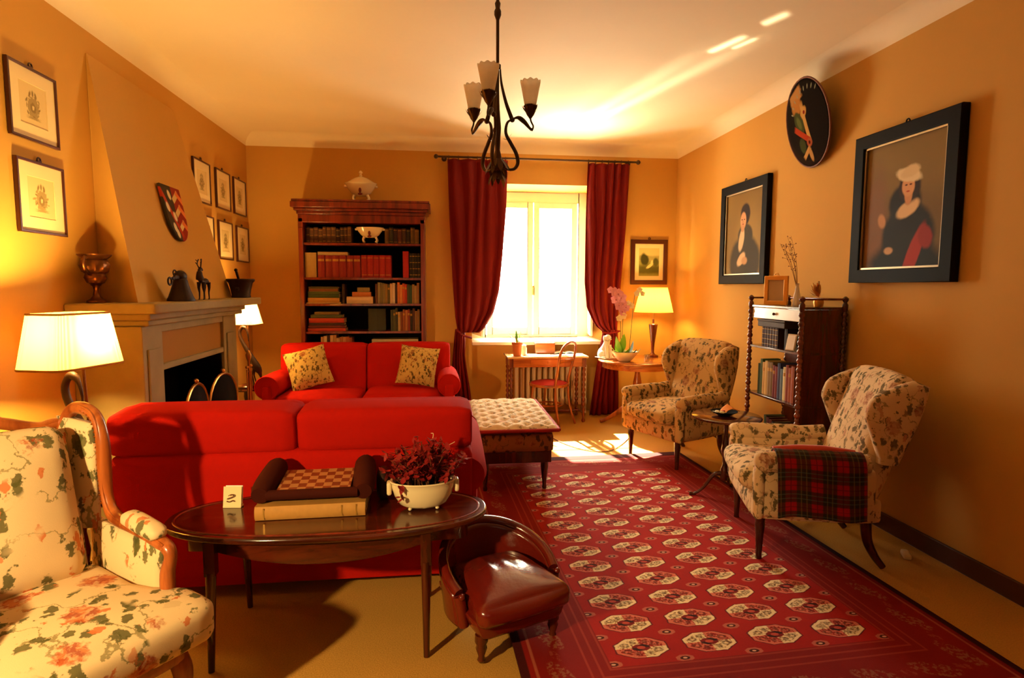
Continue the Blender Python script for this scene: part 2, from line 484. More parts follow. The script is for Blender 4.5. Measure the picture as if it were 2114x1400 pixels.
def rug_mat():
    t = NT('bokhara_rug_pattern'); co = t.obj(); x, y, z = t.sep(co)
    wob = t.mth('MULTIPLY', t.mth('SUBTRACT', t.noise(co, 34, 2), .5), .02)
    def cell(v, off, per):
        q = t.mth('DIVIDE', t.mth('ADD', v, off), per)
        return t.mth('MULTIPLY', t.mth('SUBTRACT', t.mth('FRACT', q), .5), per)
    def octd(u, v, a, b):
        p = t.mth('ABSOLUTE', t.mth('DIVIDE', u, a)); q = t.mth('ABSOLUTE', t.mth('DIVIDE', v, b))
        return t.mth('MAXIMUM', t.mth('MAXIMUM', p, q), t.mth('DIVIDE', t.mth('ADD', p, q), 1.42))
    AND = lambda a, b: t.mth('MULTIPLY', a, b)
    NOT = lambda a: t.mth('SUBTRACT', 1.0, a)
    def below(v, k, s=.02): return NOT(t.step(v, k-s, k+s))
    def above(v, k, s=.02): return t.step(v, k-s, k+s)
    big = t.noise(co, 2.2, 3)
    field = t.mix(big, lin('#9a140c'), lin('#b31d10'))
    field = t.mix(t.mth('MULTIPLY', t.noise(co, 70, 3), .35), field, lin('#6d0f0c'))
    # main guls: 4 columns, 13 rows
    u = cell(x, .62+.31*4, .31); v = cell(y, .0925+.185*10, .185)
    d = t.mth('ADD', octd(u, v, .112, .066), t.mth('MULTIPLY', wob, 6))
    col = t.mix(below(d, 1.06), field, lin('#5c0e0c'))
    quad = t.mth('MULTIPLY', u, v)
    q1 = below(quad, 0, .00015)                      # upper-left and lower-right quarters are cream
    cream = t.mix(t.step(t.noise(co, 95, 2), .38, .54), lin('#94704a'), lin('#ead3a4'))
    redq = t.mix(t.step(t.noise(co, 95, 2), .44, .56), lin('#8c1a14'), lin('#d07058'))
    fill = t.mix(q1, redq, cream)
    # dark flower dots inside each quarter
    uu = t.mth('SUBTRACT', t.mth('ABSOLUTE', u), .068); vv = t.mth('SUBTRACT', t.mth('ABSOLUTE', v), .022)
    r = t.mth('SQRT', t.mth('ADD', AND(uu, uu), t.mth('MULTIPLY', AND(vv, vv), 2.2)))
    rr = t.mth('ABSOLUTE', t.mth('SUBTRACT', r, .016))
    fill = t.mix(t.mth('MULTIPLY', below(rr, .005, .004), .6), fill, lin('#4a2a18'))
    u3 = t.mth('SUBTRACT', t.mth('ABSOLUTE', u), .028); v3 = t.mth('SUBTRACT', t.mth('ABSOLUTE', v), .038)
    r3 = t.mth('SQRT', t.mth('ADD', AND(u3, u3), AND(v3, v3)))
    fill = t.mix(t.mth('MULTIPLY', below(r3, .012, .006), .55), fill, lin('#3a1c12'))
    inner = octd(u, v, .040, .022)
    fill = t.mix(below(inner, 1.0, .06), fill, t.mix(q1, lin('#2c120e'), lin('#7a1812')))
    fill = t.mix(below(octd(u, v, .018, .010), 1.0, .1), fill, lin('#b84a3a'))
    col = t.mix(below(d, .98), col, fill)
    ringm = AND(above(d, .86), below(d, 1.0))
    col = t.mix(ringm, col, t.mix(q1, lin('#d0705a'), lin('#ecd6a8')))
    # small secondary stars between
    u2 = cell(x, .155+.31*4, .31); v2 = cell(y, .185*11, .185)
    d2 = octd(u2, v2, .038, .021)
    d2 = t.mth('ADD', d2, t.mth('MULTIPLY', wob, 8))
    star = t.mix(below(d2, .55), lin('#b8604c'), lin('#4a1a12'))
    star = t.mix(below(d2, .25), star, lin('#d9a888'))
    col2 = t.mix(below(d2, 1.0, .06), col, star)
    ax = t.mth('ABSOLUTE', x); ay = t.mth('ABSOLUTE', y)
    inf = AND(below(ax, .63, .003), below(ay, 1.22, .003))
    # borders
    e = t.mth('MAXIMUM', t.mth('SUBTRACT', ax, .63), t.mth('SUBTRACT', ay, 1.22))
    bor = t.mix(big, lin('#74100a'), lin('#8a160c'))
    stripes = t.step(t.mth('SINE', t.mth('MULTIPLY', e, 2*PI/.042)), .55, .9)
    bor = t.mix(AND(t.mth('MULTIPLY', stripes, .5), below(e, .10, .004)), bor, lin('#a8402c'))
    along = t.mth('ADD', x, y)
    ub = cell(along, .13+.26*20, .26); vb = t.mth('SUBTRACT', e, .21)
    db = t.mth('ADD', octd(ub, vb, .075, .05), t.mth('MULTIPLY', wob, 10))
    speck = t.step(t.noise(co, 75, 2), .46, .58)
    bor = t.mix(AND(below(db, 1.0, .08), t.mth('MULTIPLY', speck, .5)), bor, lin('#9a6a48'))
    ub2 = cell(along, .26*20, .26)
    bor = t.mix(AND(below(octd(ub2, vb, .03, .02), 1.0, .1), t.mth('MULTIPLY', speck, .5)), bor, lin('#9a4a34'))
    st2 = AND(above(e, .30, .003), below(e, .312, .003))
    bor = t.mix(t.mth('MULTIPLY', st2, .5), bor, lin('#b8684c'))
    bor = t.mix(above(e, .335, .004), bor, lin('#3d0a08'))
    col = t.mix(inf, bor, col2)
    return t.done(t.bsdf(col, .9, 0, .15, t.bump(t.noise(co, 260, 2), .4, .004)))
mk('rug', rug_mat())

def tartan_mat():
    t = NT('red_tartan_wool'); u, v, w = t.sep(t.uv())
    def bands(s, per):
        f = t.mth('FRACT', t.mth('MULTIPLY', s, per))
        a = t.mth('ABSOLUTE', t.mth('SUBTRACT', f, .5))
        wide = t.step(a, .20, .25)
        thin = t.mth('SUBTRACT', 1.0, t.step(t.mth('ABSOLUTE', t.mth('SUBTRACT', a, .40)), .012, .03))
        mid = t.mth('SUBTRACT', 1.0, t.step(a, .012, .03))
        return wide, thin, mid
    w1, t1, m1 = bands(u, 3.4); w2, t2, m2 = bands(v, 5.0)
    col = t.mix(t.mth('MULTIPLY', w1, .75), lin('#96100e'), lin('#0f2412'))
    col = t.mix(t.mth('MULTIPLY', w2, .7), col, lin('#0f2412'))
    col = t.mix(t.mth('MULTIPLY', t1, .4), col, lin('#7d602c'))
    col = t.mix(t.mth('MULTIPLY', t2, .35), col, lin('#5a6a5c'))
    col = t.mix(t.mth('MULTIPLY', t.mth('MAXIMUM', m1, m2), .5), col, lin('#2a0c10'))
    return t.done(t.bsdf(col, .95, 0, .1, t.bump(t.noise(t.obj(), 300, 2), .3, .004), 0, .1))
mk('tartan', tartan_mat())
def checker_mat():
    t = NT('checkered_board_inlay'); x, y, z = t.sep(t.obj())
    k = t.n('ShaderNodeTexChecker'); t.put(k.inputs['Vector'], t.comb(x, y, 0.013))
    k.inputs['Scale'].default_value = 1/.036
    t.put(k.inputs['Color1'], lin('#b07c4a')); t.put(k.inputs['Color2'], lin('#7a381a'))
    return t.done(t.bsdf(k.outputs[0], .4, 0, .4, None, .2))
mk('checker', checker_mat())

# ------------------------------------------------------------------ room shell
XL, XR, YB, ZW, ZC, YF = -2.10, 2.82, 6.84, 3.07, 3.20, -1.25
EX0, EX1, EZ0, EZ1, YW = .36, 1.95, .90, 2.73, 7.40     # window embrasure and the plane of the window
b = MB().box(((XL+XR)/2, (YF+7.6)/2, -.05), (XR-XL+.6, 7.6-YF+.2, .1)); struct('floor', b, M['floor'])
b = MB().box(((XL+XR)/2, (YF+7.6)/2, ZC+.05), (XR-XL+.6, 7.6-YF+.2, .1)); struct('ceiling', b, M['ceiling'])
b = MB().box((XL-.1, (YF+7.6)/2, ZC/2), (.2, 7.6-YF, ZC)); struct('wall_left', b, M['wall'])
b = MB().box((XR+.1, (YF+7.6)/2, ZC/2), (.2, 7.6-YF, ZC)); struct('wall_right', b, M['wall'])
b = MB().box(((XL+XR)/2, YF-.1, ZC/2), (XR-XL+.4, .2, ZC)); struct('wall_front', b, M['wall_dark'])
b = MB()
yd = 7.56
b.box(((XL+EX0)/2, (YB+yd)/2, ZC/2), (EX0-XL, yd-YB, ZC))
b.box(((XR+EX1)/2, (YB+yd)/2, ZC/2), (XR-EX1, yd-YB, ZC))
b.box(((EX0+EX1)/2, (YB+yd)/2, (EZ1+ZC)/2), (EX1-EX0, yd-YB, ZC-EZ1))
b.box(((EX0+EX1)/2, (7.08+yd)/2, (EZ0-.04)/2), (EX1-EX0, yd-7.08, EZ0-.04))
struct('wall_back', b, M['wall'])
def cove(name, p0, p1, inward):
    inward = Vector(inward); p0, p1 = Vector(p0), Vector(p1)
    def fn(u, v):
        a = v*PI/2
        return p0+(p1-p0)*u+inward*(.13*(1-math.cos(a)))+Vector((0, 0, (ZC-ZW)*math.sin(a)))
    struct(name, MB().grid(fn, 1, 8), M['ceiling'])
cove('trim_1', (XL, YF, ZW), (XL, YB, ZW), (1, 0, 0))
cove('trim_2', (XL, YB, ZW), (XR, YB, ZW), (0, -1, 0))
cove('trim_3', (XR, YB, ZW), (XR, YF, ZW), (-1, 0, 0))
def baseboard(name, c, s): struct(name, MB().box(c, s), M['base'], bevel=.006)
baseboard('baseboard_right', (XR-.009, (YF+YB)/2, .055), (.018, YB-YF, .11))
baseboard('baseboard_left', (XL+.009, (YF+3.5)/2, .055), (.018, 3.5-YF, .11))
baseboard('baseboard_back', ((XL+EX0)/2, YB-.009, .055), (EX0-XL-.05, .018, .11))

# window: a deep embrasure, a two-leaf casement, inner shutters
struct('trim_4', MB().box(((EX0+EX1)/2, (6.80+YW)/2, EZ0-.02), (EX1-EX0, YW-6.80, .04)), M['white_paint'], bevel=.008)
win = MB()
win.box((EX0+.10, YW+.04, (EZ0+EZ1)/2), (.20, .10, EZ1-EZ0)); win.box((EX1-.10, YW+.04, (EZ0+EZ1)/2), (.20, .10, EZ1-EZ0))
win.box(((EX0+EX1)/2, YW+.04, EZ1-.065), (EX1-EX0-.40, .10, .13)); win.box(((EX0+EX1)/2, YW+.04, EZ0+.02), (EX1-EX0-.40, .10, .04))
w1 = struct('window_1', win, M['white_paint'], bevel=.006)
def sash(x0, x1, name):
    z0, z1 = EZ0+.04, EZ1-.13; s = .07
    b = MB()
    b.box((x0+s/2, YW+.01, (z0+z1)/2), (s, .05, z1-z0)); b.box((x1-s/2, YW+.01, (z0+z1)/2), (s, .05, z1-z0))
    b.box(((x0+x1)/2, YW+.01, z1-s/2), (x1-x0-2*s, .05, s)); b.box(((x0+x1)/2, YW+.01, z0+s*.65), (x1-x0-2*s, .05, s*1.3))
    b.box(((x0+x1)/2, YW+.015, 2.03), (x1-x0-2*s, .016, .012))
    o = b.build(name, M['white_paint'], w1, bevel=.004)
    g = MB().box(((x0+x1)/2, YW+.02, (z0+z1)/2), (x1-x0-2*s+.01, .005, z1-z0-2*s+.05)).build('glass_pane', M['glass'], o)
    return o
sash(EX0+.22, 1.165, 'casement_sash'); sr = sash(1.175, EX1-.22, 'casement_sash')
hb = MB().box((1.17, YW-.03, 1.50), (.022, .03, .12)).cyl((1.17, YW-.05, 1.53), (1.17, YW-.075, 1.53), .008).box((1.17, YW-.08, 1.49), (.016, .014, .10))
hb.build('espagnolette_handle', M['brass'], w1, bevel=.003)
def shutter(x0, y0, ang):
    L = .46
    b = MB(); z0, z1 = EZ0+.05, EZ1-.16
    d = Vector((math.cos(R(ang)), math.sin(R(ang)), 0)); c = Vector((x0, y0, (z0+z1)/2))+d*L/2
    b.box(c, (L, .03, z1-z0), (0, 0, ang))
    nrm = Vector((-d.y, d.x, 0))
    for zc, h in ((1.33, .62), (2.15, .72)):
        for sg in (-1, 1):
            b.box(c+nrm*.018*sg+Vector((0, 0, zc-(z0+z1)/2)), (L*.62, .008, h), (0, 0, ang))
    return b
shutter(EX1-.05, YW-.01, -100).build('inner_shutter', M['white_paint'], w1, bevel=.004)
shutter(EX0+.05, YW-.01, -80).build('inner_shutter', M['white_paint'], w1, bevel=.004)

# ------------------------------------------------------------------ curtains
def curtain(name, label, edges_l, edges_r, tail_l, tail_r, y0, folds, tie_at, mat):
    """edges: [(z, x)...] from the rod down to the tie; tail: the same from the tie to the floor"""
    t = thing(name, label, 'curtain', (0, 0, 0), 0, None)
    zt, zb = edges_l[0][0], edges_l[-1][0]
    def panel(L, R_, amp0, amp1, belly):
        z0, z1 = L[0][0], L[-1][0]
        Lt = [((z0-z)/(z0-z1), x) for z, x in L]; Rt = [((z0-z)/(z0-z1), x) for z, x in R_]
        def fn(u, v):
            a, c = lerp1(Lt, v), lerp1(Rt, v)
            z = z0+(z1-z0)*v
            amp = amp0+(amp1-amp0)*v
            ph = 2*PI*folds*(u+.03*math.sin(5*v+9*u))
            y = y0+amp*math.sin(ph)+.012*math.sin(7*u+3*v)-belly*math.sin(PI*u)*math.sin(PI*min(1, v*1.02))**.6
            x = a+(c-a)*u+.006*math.sin(ph*1.0+1.3)
            sag = 0
            return (x, y, z)
        return fn
    MB().grid(panel(edges_l, edges_r, .026, .014, .03), 110, 44).build('drape', mat, t, solid=.004)
    MB().grid(panel(tail_l, tail_r, .012, .022, .0), 64, 24).build('tail', mat, t, solid=.004)
    # tieback band
    (x0, z0), (x1, z1) = tie_at
    pts = spline([(x0, y0-.045, z0), ((x0+x1)/2, y0-.075, (z0+z1)/2-.02), (x1, y0-.045, z1)], 6)
    MB().tube(pts, .028, 8, flat=.35).build('tieback', mat, t)
    return t
def gathered(pts): return pts
cl = curtain('curtain', 'dark red curtain left of the window, caught back to the left by its tie', 
    [(2.965, .08), (2.3, .10), (1.6, .13), (1.2, .16), (1.02, .19)], [(2.965, .757), (2.4, .74), (1.9, .70), (1.5, .66), (1.25, .60), (1.05, .48), (.955, .33)],
    [(1.06, .16), (.75, .13), (.3, .10), (.02, .08)], [(.99, .27), (.75, .27), (.3, .33), (.02, .36)], 6.70, 5, ((.17, 1.06), (.345, .965)), M['curtain'])
# the bottom of the swag is pulled up towards the tie
cr = curtain('curtain', 'dark red curtain right of the window, behind the orchids', 
    [(2.965, 1.687), (2.0, 1.675), (1.6, 1.67), (1.3, 1.70), (1.10, 1.80), (1.0, 1.92)], [(2.965, 2.188), (2.2, 2.15), (1.6, 2.105), (1.2, 2.08), (1.0, 2.07)],
    [(1.04, 1.90), (.75, 1.86), (.4, 1.80), (.02, 1.75)], [(1.04, 2.08), (.75, 2.09), (.4, 2.10), (.02, 2.11)], 6.72, 5, ((1.88, 1.02), (2.09, 1.03)), M['curtain'])
rod = thing('curtain_rod', 'thin dark iron curtain rod with knobbed ends across the top of the window', 'curtain rod', (0, 0, 0))
MB().cyl((-.02, 6.72, 2.99), (2.27, 6.72, 2.99), .012).build('rod', M['iron'], rod)
for x in (-.04, 2.29): MB().ball((x, 6.72, 2.99), .026).build('finial', M['iron'], rod)
for x in (.05, 2.2): MB().cyl((x, 6.72, 2.99), (x, YB-.002, 2.99), .010).cyl((x, YB-.012, 2.99), (x, YB-.001, 2.99), .03).build('bracket', M['iron'], rod)
for i in range(7):
    for x0, x1 in ((.10, .74), (1.70, 2.17)):
        x = x0+(x1-x0)*i/6
        pts = [(x+.004*math.sin(i), 6.72+.02*math.cos(2*PI*k/14), 2.987+.022*math.sin(2*PI*k/14)-.004) for k in range(14)]
        MB().tube(pts, .0035, 6, closed=True).build('ring', M['iron'], rod)

# ------------------------------------------------------------------ radiator in the niche under the sill
rad = thing('radiator', 'cream cast-iron column radiator in the niche below the window', 'radiator', (1.33, 6.985, 0))
for i in range(13):
    x = -.42+i*.07
    b = MB()
    for y in (-.05, .05):
        b.tube(spline([(x, y, .16), (x, y, .28), (x, y, .46), (x, y, .56)], 3), .018, 8)
    b.soft((x, 0, .575), (.045, .155, .06), .022, n=4); b.soft((x, 0, .15), (.05, .165, .09), .024, n=4)
    if i in (0, 12): b.box((x, 0, .06), (.03, .12, .12))
    b.build('section', M['radiator'], rad)
MB().cyl((-.48, 0, .15), (-.42, 0, .15), .014).cyl((-.48, 0, .0), (-.48, 0, .16), .012).build('pipe', M['radiator'], rad)
# ------------------------------------------------------------------ fireplace on the left wall
fp = thing('fireplace', 'stone fireplace with sloping ochre plaster hood on the left wall', 'fireplace', (XL, 4.39, 0))
X0 = .003
def fpb(): return MB()
# local: x out from the wall, y along the wall (0 = centre)
b = fpb().prism([(X0, -.84), (.48, -.84), (.50, -.80), (.50, 1.10), (.48, 1.12), (X0, 1.12)], 'z', 1.385, 1.445)
b.build('mantel_shelf', M['stone'], fp, bevel=.010, seg=3)
b = fpb()
for k, (d, z0, z1) in enumerate(((.035, 1.345, 1.385), (.015, 1.31, 1.345))):
    b.box(((.395+d)/2+X0/2, .0+.05, (z0+z1)/2), (.395+d-X0, 1.60+2*d, z1-z0))
b.build('cornice_moulding', M['stone'], fp, bevel=.008)
for y0, y1 in ((-.78, -.53), (.50, .79)):
    b = fpb().box((.19+X0/2, (y0+y1)/2, .66), (.38-X0, y1-y0, 1.30))
    b.box((.385, (y0+y1)/2, .72), (.012, (y1-y0)*.62, .90)); b.box((.20, (y0+y1)/2, .06), (.42, y1-y0+.03, .12))
    b.build('jamb', M['stone'], fp, bevel=.008)
b = fpb().box((.19, -.015, 1.285), (.372, 1.03, .05)).box((.19, -.015, 1.04), (.372, 1.03, .04))
b.build('lintel', M['stone'], fp, bevel=.006)
fpb().box((.183, -.015, 1.16), (.345, 1.03, .20)).build('lintel_panel', M['stone_panel'], fp)
b = fpb().box((.02, -.015, .51), (.03, 1.03, 1.02)).box((.18, -.015, .012), (.35, 1.03, .02))
b.box((.19, -.515, .51), (.34, .02, 1.0)).box((.19, .485, .51), (.34, .02, 1.0))
b.build('firebox', M['soot'], fp)
fpb().box((.21, 0, .02), (.42-X0, 1.66, .04)).build('hearth', M['stone'], fp, bevel=.006)
# hood: splayed pyramid leaning back to the wall
b = MB()
zb, zt = 1.445, 2.93
pts = [(X0, -.47, zb), (.30, -.64, zb), (.31, .93, zb), (X0, .72, zb), (X0, -.475, zt), (X0+.004, -.475, zt), (X0+.004, .67, zt), (X0, .67, zt)]
vs = [b.bm.verts.new(p) for p in pts]
for q in ((0, 1, 5, 4), (1, 2, 6, 5), (2, 3, 7, 6), (0, 3, 2, 1), (4, 5, 6, 7), (0, 4, 7, 3)): b.face([vs[i] for i in q])
b.build('hood', M['hood'], fp, smooth=False)

# brass fire screen of arched leaves
fs = thing('fire_screen', 'folding fire screen with arched brass rims before the hearth', 'fire screen', (XL+.455, 4.38, 0), 90)
for k, (x, a) in enumerate(((-.245, 4), (.245, -4))):
    w, h, ha = .24, .66, .885
    d = Vector((math.cos(R(a)), math.sin(R(a)), 0)); yo = 0
    P = lambda u, z: Vector((x, -yo*0+ 0, 0))+d*u+Vector((0, 0, z))
    arc = [P(-w, .03), P(-w, h)]+[P(-w*math.cos(PI*i/12), h+(ha-h)*math.sin(PI*i/12)) for i in range(1, 12)]+[P(w, h), P(w, .03)]
    MB().tube(arc+[P(w, .03), P(-w, .03)][:0], .011, 8).tube([P(-w, .05), P(w, .05)], .009, 8).build('brass_rim', M['brass'], fs)
    b = MB()
    poly = [arc[i] for i in range(len(arc))]
    n1 = [b.bm.verts.new(p) for p in poly]; b.face(n1)
    o = b.build('mesh_panel', M['soot'], fs, solid=.004)
    MB().ball(P(0, ha+.02), .018).build('finial', M['brass'], fs)

ft = thing('fire_iron_stand', 'brass fire iron standing at the far jamb of the fireplace', 'fire irons', (XL+.515, 5.04, 0))
MB().lathe([(.075, 0), (.075, .012), (.03, .025), (.010, .05), (.010, .92), (.02, .95), (.024, .98), (.012, 1.01), (0, 1.02)], n=14).build('stand', M['brass'], ft)
for dy in (-.05, .05):
    MB().cyl((0, dy, .18), (0, dy, .86), .006).ball((0, dy, .88), .014).tube([(0, 0, .84), (0, dy, .84)], .005, 6).box((0, dy, .14), (.012, .05, .09)).build('tool', M['brass'], ft)

# ------------------------------------------------------------------ things on the mantel
ZM = 1.447
u = thing('urn', 'ornate bronze two-handled urn at the near end of the mantel', 'urn', (XL+.10, 3.70, ZM))
MB().lathe([(.052, 0), (.052, .012), (.035, .022), (.018, .04), (.013, .075), (.018, .095), (.030, .105)], n=20).build('foot', M['bronze'], u)
def flute(prof, n=36, k=.06):
    b = MB()
    def fn(uu, v):
        i = v*(len(prof)-1); a = int(min(i, len(prof)-2)); f = i-a
        r = prof[a][0]*(1-f)+prof[a+1][0]*f; z = prof[a][1]*(1-f)+prof[a+1][1]*f
        r *= 1+k*math.sin(uu*2*PI*10)*math.sin(PI*min(1, v*1.1))
        return (r*math.cos(2*PI*uu), r*math.sin(2*PI*uu), z)
    return b.grid(fn, n, 22, cu=True)
flute([(.012, .10), (.045, .115), (.058, .145), (.050, .168), (.066, .18), (.076, .215), (.066, .245), (.060, .252), (.084, .272), (.088, .28), (.078, .276), (.05, .24)]).build('bowl', M['bronze'], u)
for sg in (-1, 1):
    MB().tube(spline([(0, sg*.062, .165), (0, sg*.10, .19), (0, sg*.112, .235), (0, sg*.092, .265), (0, sg*.078, .255)], 5), .008, 8).build('handle', M['bronze'], u)

bl = thing('bell_ornament', 'dark bronze bell-shaped ornament with a ringed arm on the mantel', 'ornament', (XL+.40, 4.10, ZM), 90)
MB().lathe([(.085, 0), (.085, .008), (.074, .03), (.060, .07), (.048, .11), (.043, .135), (.036, .15), (.018, .158), (0, .16)], n=24).build('bell', M['blackmetal'], bl)
MB().ball((0, 0, .162), (.045, .04, .038)).ball((.028, 0, .155), (.03, .03, .035)).build('head', M['blackmetal'], bl)
MB().tube(spline([(-.01, 0, .155), (-.06, 0, .155), (-.10, 0, .148), (-.125, 0, .142)], 5), [.014]*5+[.012]*5+[.010]*6, 8).build('arm', M['blackmetal'], bl)
MB().tube([(-.152+.024*math.cos(2*PI*k/14), 0, .128+.024*math.sin(2*PI*k/14)) for k in range(14)], .006, 6, closed=True).build('ring', M['blackmetal'], bl)
MB().tube(spline([(-.085, 0, .155), (-.10, 0, .185), (-.08, 0, .2), (-.055, 0, .19)], 4), .005, 6).build('curl', M['blackmetal'], bl)

dr = thing('deer_figurine', 'small dark bronze deer with raised antlers on the mantel', 'figurine', (XL+.36, 4.57, ZM), 90)
# local: x along the mantel (+x away from the camera), head turned to the near end
b = MB()
b.tube(spline([(.075, 0, .125), (.045, 0, .135), (.0, 0, .130), (-.035, 0, .135), (-.052, 0, .165), (-.050, 0, .20), (-.045, 0, .218)], 5), [.018+.004*math.sin(i*.35) if i < 18 else .028-.0016*(i-18)*.9 if i < 26 else .013 for i in range(31)], 10)
b.ball((-.030, 0, .222), (.026, .013, .014), (0, 18, 0)).ball((-.008, 0, .216), (.012, .009, .009))
for x, k in ((.068, 1), (-.028, -1)):
    for y in (-.016, .016):
        b.tube([(x, y, .125), (x+.006*k, y, .085), (x-.004*k, y, .05), (x, y, .008), (x-.008, y, 0)], [.015, .010, .0055, .0045, .006], 7)
b.tube([(.088, 0, .13), (.10, 0, .115)], [.008, .003], 6)
b.build('body', M['blackmetal'], dr)
for sg in (-1, 1):
    b = MB().tube(spline([(-.042, sg*.006, .23), (-.052+.02*sg, sg*.02, .252), (-.046+.034*sg, sg*.026, .275), (-.034+.036*sg, sg*.024, .292)], 4), .0042, 6)
    b.tube([(-.052+.02*sg, sg*.02, .252), (-.07+.022*sg, sg*.026, .268)], .003, 5).tube([(-.046+.034*sg, sg*.026, .275), (-.066+.034*sg, sg*.03, .288)], .003, 5)
    b.build('antler', M['blackmetal'], dr)

mo = thing('mortar', 'dark flared mortar at the far end of the mantel', 'mortar', (XL+.40, 5.27, ZM))
MB().lathe([(.075, 0), (.078, .012), (.074, .02), (.082, .07), (.096, .125), (.112, .14), (.114, .155), (.105, .16), (.095, .15), (.07, .06), (.0, .03)], n=28).build('bowl', M['blackmetal'], mo)
for sg in (-1, 1): MB().soft((0, sg*.088, .075), (.03, .03, .03), .012, n=3).build('lug', M['blackmetal'], mo)
tag(MB().tube([(XL+.40, 5.30, ZM+.05), (XL+.40, 5.235, ZM+.14), (XL+.40, 5.17, ZM+.225)], [.016, .010, .011], 8).ball((XL+.40, 5.166, ZM+.231), .014).build('pestle', M['blackmetal'], None), 'dark pestle leaning out of the mortar', 'pestle')

# coat of arms on the hood face
sl = math.atan2(.30, zt-zb)
cr_l = []
cr_l += [('b', -.08, .0, .085, .3, 0, '#3a3020', .02, 0), ('b', .085, .0, .085, .3, 0, '#8f2014', .02, 0)]
for k, z in enumerate((.13, .03, -.08)):
    cr_l += [('b', .05, z-.012, .062, .020, 35, '#d9c27a', .08, .05), ('b', .115, z-.012, .06, .020, -35, '#e07a3c', .08, .05)]
cr_l += [('b', -.075, .0, .20, .018, -58, '#b0381c', .1, .03)]
for x, z in ((-.045, .12), (-.11, .03), (-.03, -.03), (-.07, -.11), (-.045, -.15)): cr_l.append(('e', x, z, .022, .034, 20, '#e6d6a8', .2, .1))
M['crest'] = paint('heraldic_plaque_paint', '#5a2a18', cr_l, .45)
poly = [(-.155, .19), (.155, .19)]+[(.155*math.cos(a)**.8, -.20*math.sin(a)) for a in [R(8*i) for i in range(0, 12)]]
poly = [(-.155, .19), (.155, .19), (.155, -.02)]
for i in range(1, 8):
    a = PI/2*i/8; poly.append((.155*math.cos(a), -.02-.19*math.sin(a)))
poly += [(-x, z) for x, z in reversed(poly[3:])]+[(-.155, -.02)]
cp = thing('heraldic_plaque', 'painted red and cream heraldic shield plaque on the chimney hood', 'plaque', (XL+.303-.30*(2.07-zb)/(zt-zb)+.020, 4.545, 2.07), 90)
MB().prism(poly, 'y', -.012, .008, (-R(0)-math.degrees(sl), 0, 0)).build('shield_board', M['crest'], cp, bevel=.004)

# ------------------------------------------------------------------ framed pictures
def picture(name, label, cat, loc, rz, w, h, fw, fd, fmat, art, mount=0, mount_mat=None, group=None, inner=None, loop=True, glass=True):
    t = thing(name, label, cat, loc, rz, group)
    b = MB()
    for sg in (-1, 1):
        b.prism([(sg*w/2, -h/2), (sg*(w/2-fw), -h/2+fw), (sg*(w/2-fw), h/2-fw), (sg*w/2, h/2)], 'y', -fd, -.002)
        b.prism([(-w/2, sg*h/2), (-w/2+fw, sg*(h/2-fw)), (w/2-fw, sg*(h/2-fw)), (w/2, sg*h/2)], 'y', -fd, -.002)
    b.build('frame', fmat, t, bevel=min(.006, fw*.2))
    iw, ih = w-2*fw, h-2*fw
    if inner is not None:
        b = MB(); f2 = .012
        for sg in (-1, 1):
            b.box((sg*(iw/2-f2/2), -fd*.72, 0), (f2, .008, ih)); b.box((0, -fd*.72, sg*(ih/2-f2/2)), (iw, .008, f2))
        b.build('slip', inner, t)
    if mount:
        b = MB()
        for sg in (-1, 1):
            b.box((sg*(iw/2-mount/2), -fd*.5, 0), (mount, .004, ih)); b.box((0, -fd*.5, sg*(ih/2-mount/2)), (iw-2*mount, .004, mount))
        b.build('mount', mount_mat, t)
        MB().box((0, -fd*.42, 0), (iw-2*mount+.01, .003, ih-2*mount+.01)).build('picture_sheet', art, t)
    else:
        MB().box((0, -fd*.45, 0), (iw+.004, .006, ih+.004)).build('canvas', art, t)
    if loop:
        MB().tube([(.013*math.cos(2*PI*k/12), -fd*.4, h/2+.012+.013*math.sin(2*PI*k/12)) for k in range(12)], .0045, 6, closed=True).box((0, -fd*.4, h/2+.004), (.03, .01, .012)).build('hanging_loop', fmat, t)
    return t
def crest_print(name, seed):
    rnd = random.Random(seed); L = []
    ink = '#a88e5c'; ink2 = '#8f7548'
    L.append(('b', 0, 0, .098, .118, 0, '#dfc48c', .02, 0))
    L.append(('o', 0, -.012, .034, .044, 0, ink, .10, .55))
    L.append(('o', 0, -.014, .017, .022, 0, ink2, .14, .6))
    for k in range(15):
        a = R(k*24+rnd.uniform(-10, 10)); r = rnd.uniform(.038, .066)
        L.append(('e', r*math.cos(a)*.9, -.01+r*math.sin(a)*.85, rnd.uniform(.007, .016), rnd.uniform(.003, .006), math.degrees(a)+rnd.choice([20, 90, 60]), ink if k % 3 else ink2, .4, .6))
    for x in (-.022, 0, .022): L.append(('e', x, .052+.006*(x == 0), .007, .016, x*900, ink2, .5, .3))
    L.append(('b', 0, -.066, .04, .006, 0, ink, .6, .5))
    return paint(name, '#dcc08a', L, .8, nz=4, grain=.04, gs=90)
prints = [crest_print('crest_engraving_%s' % w, i+3) for i, w in enumerate(('a', 'b', 'c', 'd'))]
PG = 'framed crest engravings on the left wall'
def pr_label(s): return 'dark-framed crest engraving '+s
specs = [(3.400, 2.474, 'above the fireplace end lamp, upper of the two nearest the camera', 0),
         (3.418, 2.003, 'below the nearest upper print, just above the pleated lamp', 1),
         (5.56, 2.46, 'half hidden by the chimney hood, upper row', 2),
         (6.07, 2.467, 'in the middle of the upper row beyond the hood', 3),
         (6.545, 2.469, 'at the far corner end of the upper row', 0),
         (5.60, 1.99, 'almost wholly hidden behind the hood, lower row', 1),
         (6.09, 1.985, 'in the lower row, above the mortar', 2),
         (6.585, 1.982, 'at the far corner end of the lower row', 3)]
